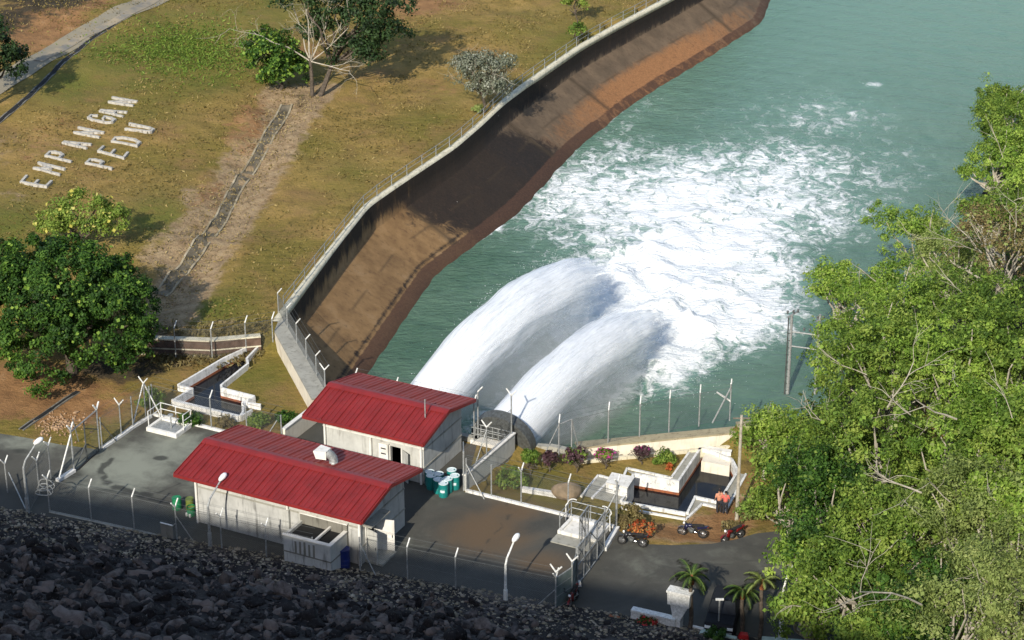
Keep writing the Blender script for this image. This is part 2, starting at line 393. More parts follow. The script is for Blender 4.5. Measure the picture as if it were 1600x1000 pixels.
def mat_asphalt(name, c0, c1, dustc):
    k = N(name); o = k.obj(); n = k.noise(o, .35, 8, .6, .6); f = k.noise(o, 14, 6, .7); st = k.noise(o, .8, 7, .65, .35)
    base = k.ramp(n, [(.3, c0), (.7, c1)])
    d = k.smooth(k.math('ADD', k.attr('dust'), k.math('MULTIPLY', k.math('SUBTRACT', st, .5), .9)), .15, .85)
    col = k.mix(d, base, dustc)
    b = k.smooth(k.math('ADD', k.attr('brown'), k.math('MULTIPLY', k.math('SUBTRACT', n, .5), .8)), .25, .9)
    col = k.mix(b, col, (.115, .078, .045))
    p = k.smooth(k.math('ADD', k.attr('wet'), k.math('MULTIPLY', k.math('SUBTRACT', st, .5), .7)), .3, .6)
    col = k.mix(k.math('MULTIPLY', p, .8), col, (.03, .031, .028))
    col = k.mix(k.math('MULTIPLY', k.smooth(f, .5, .8), .3), col, (.16, .155, .13))
    k.color(col).rough(.88, .25).bump(f, .25, .01); return k.m
M['asphalt'] = mat_asphalt('yard_asphalt', (.05, .049, .042), (.085, .082, .068), (.23, .24, .19))
def mat_lining():
    k = N('stained_channel_lining'); o = k.obj(); n = k.noise(o, .5, 8, .65); st = k.noise(k.mapping(o, (1, 1, .35)), .9, 8, .7, .8); f = k.noise(o, 6, 6, .7)
    col = k.ramp(n, [(.3, (.14, .08, .035)), (.55, (.25, .15, .065)), (.75, (.30, .195, .10))])
    def wob(a, lo=.35, hi=.6, amt=.8): return k.smooth(k.math('ADD', k.attr(a), k.math('MULTIPLY', k.math('SUBTRACT', st, .5), amt)), lo, hi)
    col = k.mix(wob('grey'), col, k.ramp(n, [(.3, (.085, .062, .04)), (.7, (.17, .12, .075))]))
    col = k.mix(wob('orange', .22, .95, 1.1), col, k.ramp(f, [(.3, (.20, .09, .038)), (.7, (.36, .18, .075))]))
    col = k.mix(k.math('MULTIPLY', wob('damp_shade'), .95), col, k.ramp(f, [(.3, (.008, .007, .007)), (.7, (.026, .02, .016))]))
    col = k.mix(k.math('MULTIPLY', wob('maroon'), .9), col, k.ramp(f, [(.3, (.04, .022, .015)), (.7, (.095, .05, .03))]))
    run = k.noise(k.mapping(o, (2.4, 2.4, .12)), 1.2, 6, .7, .3); col = k.mix(k.math('MULTIPLY', k.smooth(run, .52, .7), .5), col, (.06, .035, .022))
    col = k.mix(k.attr('joint'), col, (.05, .035, .02))
    col = k.mix(k.smooth(k.noise(o, 5.5, 3, .5), .765, .80), col, (.6, .55, .48))
    k.color(col).rough(.85, .25).bump(k.math('ADD', f, n), .3, .05); return k.m
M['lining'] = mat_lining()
def mat_water():
    k = N('green_river_water'); o = k.pos()
    fm = k.attr('foam')
    warp = k.n.new('ShaderNodeVectorMath'); warp.operation = 'MULTIPLY_ADD'
    k.l.new(k.noise(o, .35, 4, .6, 0, 'Color'), warp.inputs[0]); warp.inputs[1].default_value = (3.2, 3.2, 0); k.l.new(o, warp.inputs[2])
    wv = warp.outputs[0]
    wv = k.mapping(wv, (1, .58, 1), (0, 0, rad(-14)))
    n1 = k.noise(wv, .8, 9, .68, .4); n2 = k.noise(wv, 2.6, 7, .7, .6); n3 = k.noise(o, .12, 4, .5)
    ridge = k.math('SUBTRACT', 1.0, k.math('MULTIPLY', k.math('ABSOLUTE', k.math('SUBTRACT', k.noise(wv, .55, 6, .62, .9), .5)), 9.0), clamp=True)
    v = k.math('ADD', fm, k.math('MULTIPLY', k.math('SUBTRACT', n1, .5), 1.7))
    v = k.math('ADD', v, k.math('MULTIPLY', k.math('SUBTRACT', n2, .5), 1.0))
    v = k.math('ADD', v, k.math('MULTIPLY', k.math('MULTIPLY', ridge, .42), k.smooth(fm, .02, .35)))
    foam = k.smooth(v, .40, 1.04)
    milky = k.smooth(k.math('ADD', fm, k.math('MULTIPLY', k.math('SUBTRACT', n1, .5), .4)), .0, .75)
    deep = k.ramp(k.math('ADD', n3, k.math('MULTIPLY', k.math('SUBTRACT', n1, .5), .55)), [(.3, (.058, .122, .078)), (.7, (.104, .178, .12))])
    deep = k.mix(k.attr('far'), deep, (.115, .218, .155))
    col = k.mix(k.math('MULTIPLY', milky, .75), deep, (.25, .42, .35))
    col = k.mix(foam, col, (.86, .88, .86))
    k.color(col); k.l.new(k.math('ADD', .24, k.math('MULTIPLY', foam, .6)), k.b.inputs['Roughness']); k.b.inputs['Specular IOR Level'].default_value = .2
    wl = k.noise(k.mapping(o, (1, 2.2, 1), (0, 0, rad(-25))), .9, 6, .6, .5); wf = k.noise(wv, 3.5, 5, .65)
    k.bump(k.math('ADD', k.math('ADD', wl, k.math('MULTIPLY', wf, .35)), k.math('MULTIPLY', foam, .4)), .75, .35)
    return k.m
M['water'] = mat_water()
def mat_jet():
    k = N('white_water_spray'); uv = k.n.new('ShaderNodeUVMap'); uv.uv_map = 'flow'
    s1 = k.noise(k.mapping(uv.outputs[0], (1.1, 13, 1)), 1.0, 5, .6, .3); s2 = k.noise(k.mapping(uv.outputs[0], (9, 34, 1)), 1.0, 5, .65)
    d = k.attr('dens')
    al = k.math('ADD', d, k.math('MULTIPLY', k.math('SUBTRACT', s1, .5), 1.1))
    al = k.math('ADD', al, k.math('MULTIPLY', k.math('SUBTRACT', s2, .5), .4))
    al = k.math('MULTIPLY', k.smooth(al, .08, .85), k.smooth(d, 0.0, .12))
    df = k.n.new('ShaderNodeBsdfDiffuse'); df.inputs[0].default_value = (.96, .97, .97, 1)
    tl = k.n.new('ShaderNodeBsdfTranslucent'); tl.inputs[0].default_value = (.88, .92, .92, 1)
    m1 = k.n.new('ShaderNodeMixShader'); m1.inputs[0].default_value = .25; k.l.new(df.outputs[0], m1.inputs[1]); k.l.new(tl.outputs[0], m1.inputs[2])
    tp = k.n.new('ShaderNodeBsdfTransparent'); m2 = k.n.new('ShaderNodeMixShader')
    k.l.new(al, m2.inputs[0]); k.l.new(tp.outputs[0], m2.inputs[1]); k.l.new(m1.outputs[0], m2.inputs[2]); k.l.new(m2.outputs[0], k.out.inputs[0])
    bp = k.n.new('ShaderNodeBump'); bp.inputs['Strength'].default_value = .25; bp.inputs['Distance'].default_value = .2; k.l.new(s1, bp.inputs['Height'])
    k.l.new(bp.outputs[0], df.inputs['Normal'])
    return k.m
M['jet'] = mat_jet()
def mat_mist():
    k = N('fine_spray'); v = k.n.new('ShaderNodeVolumePrincipled'); v.inputs['Color'].default_value = (1, 1, 1, 1); v.inputs['Density'].default_value = .15; v.inputs['Anisotropy'].default_value = .1
    k.n.remove(k.b); k.l.new(v.outputs[0], k.out.inputs['Volume']); return k.m
M['mist'] = mat_mist()
M['drops'] = plain('flying_droplets', (.9, .92, .92), (.86, .89, .9), 3, .6)
def mat_rock(name, dark, mid, pale):
    k = N(name); o = k.obj(); n = k.noise(o, 2.0, 8, .65); t = k.attr('tint')
    col = k.ramp(k.math('ADD', k.math('MULTIPLY', n, .6), k.math('MULTIPLY', t, .5)), [(.25, dark), (.55, mid), (.85, pale)])
    br = k.n.new('ShaderNodeObjectInfo').outputs['Random']; col = k.mix(k.math('MULTIPLY', k.smooth(k.math('ADD', t, k.math('MULTIPLY', k.noise(k.pos(), .4, 3), .4)), .85, 1.1), .4), col, (.10, .06, .04)); col = k.mix(k.math('MULTIPLY', k.smooth(k.noise(o, 7, 5, .7), .58, .7), .5), col, pale)
    k.color(col).rough(.95, .15).bump(k.noise(o, 5, 8, .7), .8, .08); return k.m
M['rock'] = mat_rock('dark_rockfill', (.009, .0075, .0075), (.03, .026, .0245), (.22, .19, .17))
M['gravel'] = mat_rock('toe_gravel', (.11, .095, .065), (.24, .205, .14), (.52, .46, .36))
M['redrock'] = mat_rock('red_riprap', (.10, .03, .018), (.24, .08, .045), (.38, .17, .1))
# ------------------------------------------------------------------ ground sheet with the channel cut out of it
def blobs(xy, lst):
    r = np.zeros(len(xy))
    for px, py, rx, ry, s in lst:
        c = P(px, py, 1.5 if py < 540 else 0); d = ((xy[:, 0] - c[0]) / rx) ** 2 + ((xy[:, 1] - c[1]) / ry) ** 2
        r = np.maximum(r, s * np.exp(-d * .9))
    return r
def band(xy, pxs, wid, s, z=1.5):
    pl = [P(x, y, z)[:2] for x, y in pxs]; d, _ = polydist(xy, pl)
    return s * np.exp(-(d / wid) ** 2)
def make_ground():
    pts = []
    g = np.arange(-75, 80, 1.15); h = np.arange(84, 265, 1.15)
    X, Y = np.meshgrid(g, h); a = np.stack([X.ravel(), Y.ravel()], 1); a += rng.uniform(-.28, .28, a.shape); pts.append(a)
    rr = []
    for R in (12, 40):
        X, Y = np.meshgrid(np.arange(-300, 301, R), np.arange(-120, 700, R)); b = np.stack([X.ravel(), Y.ravel()], 1).astype(float)
        inside = (b[:, 0] > -76) & (b[:, 0] < 81) & (b[:, 1] > 83) & (b[:, 1] < 266)
        rr.append(b[~inside] + rng.uniform(-1, 1, b[~inside].shape))
        if R == 12: break
    pts += rr
    ring = []
    for k in range(40):
        t = 2 * math.pi * k / 40; ring += [(1500 * math.cos(t), 300 + 1500 * math.sin(t)), (3200 * math.cos(t), 300 + 3200 * math.sin(t))]
    pts.append(np.array(ring))
    allp = np.concatenate(pts)
    # boundaries of the holes, resampled
    loops = [chan, [P(x, y, .1)[:2] for x, y in basL], [P(x, y, -.6)[:2] for x, y in basR]]
    bd, ed = [], []
    for lp in loops:
        n = len(lp); s0 = len(bd)
        for i in range(n):
            p, q = np.array(lp[i]), np.array(lp[(i + 1) % n]); m = max(1, int(np.linalg.norm(q - p) / 1.5))
            if p[1] > 270 or q[1] > 270: m = max(1, int(np.linalg.norm(q - p) / 20))
            for k in range(m): bd.append(p + (q - p) * k / m)
        e_ = len(bd); ed += [(k, k + 1 if k + 1 < e_ else s0) for k in range(s0, e_)]
        allp = allp[~inpoly(allp, lp)]; d, _ = polydist(allp, bd[s0:] + [bd[s0]]); allp = allp[np.abs(d) > .4]
    bd = np.array(bd); nb = len(bd)
    v2 = [Vector((q[0], q[1])) for q in np.concatenate([bd, allp])]
    vo, eo, fo, _, _, _ = mgeo.delaunay_2d_cdt(v2, ed, [], 0, 1e-4)
    xy = np.array([(q.x, q.y) for q in vo]); F = np.array([f for f in fo if len(f) == 3])
    cen = xy[F].mean(1)
    for lp in loops: kp = ~inpoly(cen, lp); F = F[kp]; cen = cen[kp]
    z = hgt(xy)
    s = (xy - toe0) @ TN
    lc = np.abs(xy[:, 0]) < 400
    z = np.where((s > 1), -.3, z)
    far = np.hypot(xy[:, 0], xy[:, 1] - 300) > 1200
    z = np.where(far, 3.0, z)
    # nudge edge of the hole at the left bank so that it sits on the coping
    lush = blobs(xy, [(260, 90, 7, 12, 1.), (190, 105, 5, 8, .9), (330, 60, 4, 12, .7), (330, 120, 4, 8, .6), (110, 150, 3.5, 6, .8), (240, 345, 3.2, 6, .8), (330, 475, 2.2, 3, .9), (20, 360, 3, 6, .8), (420, 60, 4, 20, .5), (900, 60, 6, 14, .45), (400, 590, 2, 2, .5), (870, 750, 3, 3, .5), (960, 790, 2, 2, .5), (1000, 740, 3, 2.5, .5), (560, 260, 5, 9, .25), (700, 170, 3, 8, .3)])
    bare = np.maximum.reduce([band(xy, [(480, 150), (455, 175), (410, 250), (350, 340), (290, 430), (250, 500)], 2.6, .95), blobs(xy, [(430, 160, 1.6, 5, .9), (300, 310, 1.5, 3, .6), (80, 245, 3, 8, .35), (250, 400, 1.5, 3, .75), (1060, 826, 3.0, 1.6, 1.), (1120, 822, 2.2, 3, .95), (1165, 770, 1.2, 3, .6), (360, 500, 3, 2, .4), (20, 320, 3, 3, .4), (660, 15, 4, 5, .5), (10, 250, 2.5, 8, .4), (300, 540, 2.5, 1.2, .4)]),
                              band(xy, [(520, 140), (470, 190), (410, 290), (330, 410)], .9, .85), band(xy, [(455, 150), (400, 190), (360, 260), (310, 330), (240, 400)], 1.6, .62)])
    red = blobs(xy, [(70, 60, 4.5, 12, .9), (130, 25, 4, 8, .8), (20, 610, 7, 4.5, .95), (110, 640, 4, 3, .8), (190, 620, 3, 2, .5), (640, 10, 5, 6, .8), (1125, 810, 1.6, 3.5, .75), (1060, 824, 3.0, 1.6, .9), (1160, 790, 1.3, 2.5, .7), (480, 95, 2, 5, .6), (620, 55, 5, 8, .4), (390, 200, 2.5, 9, .6), (330, 300, 2, 6, .5), (590, 330, 4, 7, .35), (500, 430, 3, 4, .35), (690, 130, 3, 6, .4), (60, 240, 4, 8, .4), (100, 200, 2, 6, .4), (420, 130, 1, 3, .6), (970, 800, 1.5, 1, .2)])
    dark_ground = blobs(xy, [(180, 575, 5.0, 3, .7), (300, 560, 5, 1.4, .55), (310, 390, 1.5, 4, .35), (470, 160, 1.6, 3, .5), (1320, 800, 4.5, 12, .9), (1350, 600, 10, 14, 1.), (1500, 500, 10, 25, 1.), (1560, 250, 10, 20, .9), (20, 20, 3, 8, .6), (90, 15, 5, 9, .95), (20, 60, 3, 7, .7), (150, 5, 3, 5, .7), (790, 740, 1.5, 1.2, .6)])  # woodland litter, plus shade painted dark at top left and beside the round tree
    o = npmesh('ground', np.column_stack([xy, z]), F, M['ground'], None, dict(lush=lush, bare=bare, red=red, litter_shade=dark_ground), True)
    return structure(o)
make_ground()

# water of the tail bay
def make_water():
    x = np.arange(-26, 66, .36); y = np.arange(118, 268, .36); X, Y = np.meshgrid(x, y); xy = np.stack([X.ravel(), Y.ravel()], 1)
    # foam grows where the jets land and is carried downstream
    def ell(px, py, l, wd, s, rot=24):
        c = P(px, py, WATER)[:2]; d = xy - c; r = rad(rot); e = d @ np.array([math.sin(r), math.cos(r)]); f = d @ np.array([math.cos(r), -math.sin(r)])
        return s * np.exp(-((e / l) ** 2 + (f / wd) ** 2))
    foam = np.maximum.reduce([ell(1030, 420, 16, 4.5, 1.5), ell(1080, 515, 6, 3.6, 1.5), ell(935, 470, 8, 3.4, 1.45), ell(1020, 535, 7, 3.0, 1.45), ell(965, 440, 8, 4.2, 1.5), ell(1030, 520, 6, 3.6, 1.4), ell(1110, 400, 17, 6.0, 1.35), ell(1060, 320, 15, 9, 1.05), ell(1180, 310, 16, 8, .9), ell(920, 300, 10, 6, .85), ell(1000, 560, 9, 2.2, 1.0), ell(920, 620, 7, 2.0, .75),
                              ell(1150, 450, 11, 5, 1.05), ell(1240, 330, 11, 8, .62), ell(950, 260, 10, 5, .5), ell(1120, 265, 13, 9, .42), ell(850, 330, 7, 4, .5), ell(1180, 210, 20, 10, .26), ell(1340, 280, 14, 8, .36), ell(1290, 185, 10, 9, .34), ell(960, 200, 16, 4, .28), ell(1000, 500, 12, 6, .9), ell(1150, 490, 7, 4.5, 1.25), ell(1060, 560, 6, 2.6, 1.2), ell(860, 560, 9, 3, .55), ell(780, 640, 7, 2.5, .5), ell(1366, 132, 1.2, .9, .6)])
    edge = band(xy, [(700, 400), (740, 375), (775, 355), (800, 335), (825, 300), (845, 280)], .5, .8, WATER)
    foam = np.maximum(foam, edge * (fbm(xy[:, 0] * .5, xy[:, 1] * .5) > .42))
    foam = np.clip(foam * .86, 0, 1.25)
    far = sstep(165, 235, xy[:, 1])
    amp = .07 + .28 * np.clip(foam, 0, 1) + 1.0 * np.clip(foam - .75, 0, .5)
    z = WATER + amp * (fbm(xy[:, 0] * .55 + 9, xy[:, 1] * .4, 4) - .47) * 1.6 + .02 * np.sin(xy[:, 0] * 1.1 + xy[:, 1] * 1.9 + 3 * vnoise(xy[:, 0] * .3, xy[:, 1] * .3))
    bl = np.maximum(ell(985, 428, 9, 3.4, 1.), ell(1050, 505, 9, 3.3, 1.)); bl = np.maximum(bl, np.maximum(ell(940, 468, 6, 2.6, .8), ell(1022, 532, 6, 2.4, .8))); bl = np.maximum(bl, .45 * ell(1060, 400, 12, 5, 1.))
    z = z + bl * (np.clip(fbm(xy[:, 0] * .75 + 3, xy[:, 1] * .55, 5) - .25, 0, 1) ** 1.3) * 2.8
    nx, ny = len(x), len(y); i = np.arange(nx * ny).reshape(ny, nx)
    F = np.stack([i[:-1, :-1], i[:-1, 1:], i[1:, 1:], i[1:, :-1]], -1).reshape(-1, 4)
    # outer apron of calm water round the fine grid
    vs = np.column_stack([xy, z])
    ox = [(-300, -120), (400, -120), (400, 900), (-300, 900)]; ix = [(-26, 118), (x[-1], 118), (x[-1], y[-1]), (-26, y[-1])]
    ap = np.array([(q[0], q[1], WATER - .02) for q in ox + ix]); n0 = len(vs)
    A = np.array([[0, 1, 5, 4], [1, 2, 6, 5], [2, 3, 7, 6], [3, 0, 4, 7]]) + n0
    V_ = np.concatenate([vs, ap]); 
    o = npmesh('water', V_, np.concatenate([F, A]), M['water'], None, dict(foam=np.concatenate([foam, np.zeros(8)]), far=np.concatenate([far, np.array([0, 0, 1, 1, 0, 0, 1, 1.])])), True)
    structure(o)
make_water()

# sloped lining of the left bank, swept along the curb
def resample(pl, step):
    out = []
    for i in range(len(pl) - 1):
        p, q = np.array(pl[i]), np.array(pl[i + 1]); m = max(1, int(np.linalg.norm(q - p) / step))
        out += [p + (q - p) * k / m for k in range(m)]
    return np.array(out + [np.array(pl[-1])])
def smooth_line(pl, it=6):
    q = pl.copy()
    for _ in range(it): q[1:-1] = .25 * q[:-2] + .5 * q[1:-1] + .25 * q[2:]
    return q
def normals(st):
    t = np.gradient(st, axis=0); t /= np.linalg.norm(t, axis=1)[:, None]
    return np.stack([t[:, 1], -t[:, 0]], 1)
cl = [curb[0] - (curb[1] - curb[0]) * .16] + curb[:-2]
st = smooth_line(resample(cl, .6), 4); nrm = smooth_line(normals(st), 12)
arcl = np.concatenate([[0], np.cumsum(np.linalg.norm(np.diff(st, axis=0), axis=1))])
def bank_lining():
    Lw = 5.5
    prof = [(0.28, 1.15, 0), (.30, .3, .02), (.34, -.95, .06)] + [(.34 + (Lw - 1.4) * t, -.95 - 2.55 * t, .06 + .8 * t) for t in np.linspace(.02, 1, 26)] + [(Lw - .85, -3.45, .9), (Lw - .2, -3.9, .95), (Lw + .9, -4.9, 1)]
    vs = []; at = {k: [] for k in ('orange', 'grey', 'damp_shade', 'maroon', 'joint')}
    def apx(px, py):
        c = P(px, py, CURBZ)[:2]; return arcl[np.argmin(np.linalg.norm(st - c, axis=1))]
    a1, a2, a3, a4 = apx(640, 275), apx(752, 192), apx(860, 104), apx(1040, 0)
    for k in range(len(st)):
        s = arcl[k]; wsc = 1 + .05 * math.sin(s * .05)
        for o, z, q in prof:
            p = st[k] + nrm[k] * o * wsc; vs.append((p[0], p[1], z))
            at['orange'].append(float(np.exp(-((s - a4 + 10) / 24) ** 2) * sstep(.28, .66, q) * 1.05))
            at['grey'].append(float(sstep(a2 - 8, a2 + 5, s) * .75))
            dm = max(math.exp(-((s - (a1 + a2) / 2 - 1 - q * 4) / 10.5) ** 2) * 1.35 * (1 if q > .1 else .9), .85 * float(sstep(.095, .03, q)) * (.72 if s < a1 else 1), .55 * math.exp(-((q - .80) / .06) ** 2) * (s < a1 + 8))  # damp slope stain; the upright face's shade is painted in as darkening
            at['damp_shade'].append(dm)
            at['maroon'].append(float(sstep(.78, .9, q) * (.85 if s < a3 else .55)))
            j = 1.0 if ((s % 7.2) < .14 and .06 < q < .9) else 0.0
            at['joint'].append(.75 * j if not (.45 < q < .48 and int(s / 3.6) % 2) else .5)
    n = len(prof); m = len(st); i = np.arange(n * m).reshape(m, n)
    F = np.stack([i[:-1, :-1], i[:-1, 1:], i[1:, 1:], i[1:, :-1]], -1).reshape(-1, 4)
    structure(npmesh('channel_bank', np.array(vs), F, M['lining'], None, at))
bank_lining()
def coping():
    prof = [(-.17, .9), (-.17, 1.36), (.29, 1.36), (.29, .85)]
    vs = []
    m = int(np.argmin(np.abs(st[:, 1] - 262)))
    for k in range(m):
        for o, z in prof: vs.append((*(st[k] + nrm[k] * o), z))
    n = 4; i = np.arange(n * m).reshape(m, n)
    F = np.concatenate([np.stack([i[:-1, j], i[:-1, (j + 1) % n], i[1:, (j + 1) % n], i[1:, j]], -1) for j in range(4)])
    r = thing('parapet_wall', 'long mossy concrete parapet with thin railing curving along the lined channel bank', 'wall', (*st[0], 0))
    npmesh('coping', np.array(vs), F, M['mossconc'], r)
    k = 3; cnt = 0; last = None; rb = MB()
    while k < m and cnt < 70:
        p = st[k] + nrm[k] * -.02; b = MB(); b.tube((*p, 1.42), (*p, 2.32), .035, n=5); b.build('railing_post', M['galv'], r)
        if last is not None:
            for zz in (2.3, 1.9): rb.tube((*last, zz), (*p, zz), .022, n=4)
        last = p; k += 4; cnt += 1
    rb.build('rail', M['galv'], r)
coping()

# dam: rockfill slope up to the crest behind the camera
def dam_z(s): return np.where(s < 46, .36 * s, 16.56 + (s - 46) * .86)
CREST_S = 100.0
def make_dam():
    ss = np.concatenate([np.arange(-.6, 46, .8), np.arange(46, CREST_S + .1, 4)]); tt = np.concatenate([np.arange(-190, -45, 6), np.arange(-45, 75, .9), np.arange(75, 220, 6)])
    Sx, Tt = np.meshgrid(ss, tt); xy = toe0 + Tt.ravel()[:, None] * TD + Sx.ravel()[:, None] * TN
    z = dam_z(Sx.ravel()) + (fbm(xy[:, 0] * .5, xy[:, 1] * .5) - .5) * .9 * sstep(1, 5, Sx.ravel()) + .05
    z = np.where(Sx.ravel() > CREST_S - 3, CRESTZ, np.minimum(z, CRESTZ))
    n, m = len(ss), len(tt); i = np.arange(n * m).reshape(m, n)
    F = np.stack([i[:-1, :-1], i[:-1, 1:], i[1:, 1:], i[1:, :-1]], -1).reshape(-1, 4)
    vs = np.column_stack([xy, z])
    # crest road and upstream face
    e = len(vs); A = []
    for k in (tt[0], tt[-1]):
        for s_, z_ in ((CREST_S, CRESTZ), (CREST_S + 9, CRESTZ), (CREST_S + 60, 20.)):
            q = toe0 + k * TD + s_ * TN; A.append((q[0], q[1], z_))
    F2 = np.array([[0, 1, 4, 3], [1, 2, 5, 4]]) + e
    structure(npmesh('dam_slope', np.concatenate([vs, np.array(A)]), np.concatenate([F, F2]), M['rock'], None, dict(tint=np.concatenate([fbm(xy[:, 0] * .8, xy[:, 1] * .8), np.full(6, .5)])), True))
CRESTZ = 60.7
make_dam()
def rock_base(sub, seed):
    bm = bmesh.new(); bmesh.ops.create_icosphere(bm, subdivisions=sub, radius=1); r = np.random.default_rng(seed)
    v = np.array([q.co[:] for q in bm.verts]); 
    for _ in range(7):                           # slice facets off
        d = r.normal(size=3); d /= np.linalg.norm(d); lim = r.uniform(.28, .75); k = v @ d; v -= np.outer(np.maximum(k - lim, 0), d)
    v *= r.uniform(.5, 1.45, 3); f = np.array([[q.index for q in p.verts] for p in bm.faces]); bm.free(); return v, f
RB = [rock_base(2, k) for k in range(10)]
RB1 = [rock_base(1, k + 50) for k in range(10)]
def rotmats(n, r):
    q = r.normal(size=(n, 4)); q /= np.linalg.norm(q, axis=1)[:, None]; w_, x, y, z = q.T
    return np.stack([np.stack([1 - 2 * (y * y + z * z), 2 * (x * y - z * w_), 2 * (x * z + y * w_)], -1), np.stack([2 * (x * y + z * w_), 1 - 2 * (x * x + z * z), 2 * (y * z - x * w_)], -1), np.stack([2 * (x * z - y * w_), 2 * (y * z + x * w_), 1 - 2 * (x * x + y * y)], -1)], -2)
def scatter_rocks(name, pos, size, m, r, bases, parent=None, tint=None):
    vs, fs, ts = [], [], []; n0 = 0; n = len(pos); R = rotmats(n, r); which = r.integers(0, len(bases), n)
    tint = r.random(n) if tint is None else tint
    for k, (bv, bf) in enumerate(bases):
        idx = np.where(which == k)[0]
        if len(idx) == 0: continue
        q = np.einsum('nij,vj->nvi', R[idx], bv) * size[idx][:, None, None]; q[:, :, 2] *= .8; q += pos[idx][:, None, :]
        vs.append(q.reshape(-1, 3)); fs.append((bf[None] + (np.arange(len(idx)) * len(bv))[:, None, None]).reshape(-1, 3) + n0); ts.append(np.repeat(tint[idx], len(bv))); n0 += len(idx) * len(bv)
    return npmesh(name, np.concatenate(vs), np.concatenate(fs), m, parent, dict(tint=np.concatenate(ts)))
def dam_pos(s, t, lift=0.0):
    xy = toe0 + t[:, None] * TD + s[:, None] * TN
    return np.column_stack([xy, dam_z(s) + (fbm(xy[:, 0] * .5, xy[:, 1] * .5) - .5) * .9 * sstep(1, 5, s) + lift])
def rockfill():
    r = np.random.default_rng(11); n = 27000
    s = 2.2 + 40 * r.random(n) ** 1.15; t = r.uniform(-16, 62, n)
    size = (.07 + .34 * r.random(n) ** 3.2) * (1.0 + .012 * s) * np.where(s < 6, .6, 1)
    big = r.random(n) < .06; size = np.where(big & (s > 7), size * 1.8, size)
    o = scatter_rocks('rockfill', dam_pos(s, t, .05), size, M['rock'], r, RB1)
    tag(o, 'dark loose rockfill covering the dam slope in the foreground', 'rockfill', None, 'stuff')
    n = 13000; s = 7.5 * r.random(n) ** 1.3 - .45; t = r.uniform(-20, 66, n)
    o = scatter_rocks('toe_gravel', dam_pos(s, t, .03), .05 + .12 * r.random(n) ** 2, M['gravel'], r, RB1)
    tag(o, 'brownish gravel along the foot of the rock slope', 'gravel', None, 'stuff')
    # the largest, nearest boulders are things of their own
    protos = []
    for k, (bv, bf) in enumerate(RB):
        me = bpy.data.meshes.new('rock'); me.from_pydata([tuple(q) for q in bv], [], [tuple(f) for f in bf]); at = me.attributes.new('tint', 'FLOAT', 'POINT')
        at.data.foreach_set('value', np.full(len(bv), float(r.random()), np.float32)); me.materials.append(M['rock']); protos.append(me)
    cnt = 0
    for k in range(4000):
        px, py = r.uniform(-10, 760), r.uniform(820, 1004)
        lo = 835 + (px / 760) * 110
        if py < lo: continue
        d = ray(px, py); o_ = np.array([0, 0, CAMH]); ts = np.arange(60, 160, .25); q = o_ + ts[:, None] * d; ssv = (q[:, :2] - toe0) @ TN
        j = int(np.argmax(q[:, 2] < dam_z(ssv))); p = q[j]
        ob = bpy.data.objects.new('rock', protos[int(r.integers(0, 10))]); C.objects.link(ob)
        ob.location = tuple(p + np.array([0, 0, .12])); ob.rotation_euler = tuple(r.uniform(0, 6.28, 3)); sz = .2 + .5 * r.random() ** 2 * (1.3 if r.random() < .15 else 1); ob.scale = (sz * r.uniform(.9, 1.3), sz, sz * r.uniform(.65, .95))
        tag(ob, 'large dark angular rock lying on the dam slope, bigger than the rubble around it', 'rock', 'large rocks on the dam slope'); cnt += 1
        if cnt >= 240: break
rockfill()
# asphalt yard, apron and access road as one sheet
def grid_sheet(name, poly, step, z, m, attrs):
    poly = np.array(poly); lo, hi = poly.min(0), poly.max(0)
    X, Y = np.meshgrid(np.arange(lo[0], hi[0], step), np.arange(lo[1], hi[1], step)); g = np.stack([X.ravel(), Y.ravel()], 1) + rng.uniform(-.1, .1, (X.size, 2))
    g = g[inpoly(g, poly)]; d, _ = polydist(g, list(poly) + [poly[0]]); g = g[np.abs(d) > step * .4]
    bd = resample(list(poly) + [poly[0]], step)[:-1]; n = len(bd)
    vo, eo, fo, _, _, _ = mgeo.delaunay_2d_cdt([Vector(q) for q in np.concatenate([bd, g])], [(i, (i + 1) % n) for i in range(n)], [], 0, 1e-4)
    xy = np.array([(q.x, q.y) for q in vo]); F = np.array([f for f in fo if len(f) == 3]); F = F[inpoly(xy[F].mean(1), poly)]
    return npmesh(name, np.column_stack([xy, z(xy) if callable(z) else np.full(len(xy), z)]), F, m, None, attrs(xy), True)
tl = lambda t: toe0 + TD * t
yard_poly = [tl(-24), tl(22), tl(66), W(44, 4)[:2], W(37, 8)[:2], P(1215, 830)[:2], P(1180, 834)[:2], P(1150, 843)[:2], P(1110, 850)[:2], P(1050, 852)[:2], P(1000, 850)[:2], P(965, 828)[:2], W(22.7, 10.2)[:2], W(12.4, 10.2)[:2], W(10.3, 15.9)[:2], W(-.4, 15.9)[:2], W(-.6, 10.2)[:2], W(-10.6, 10.2)[:2], W(-10.8, 4.8)[:2], P(95, 695)[:2], P(40, 684)[:2], P(-60, 668)[:2]]
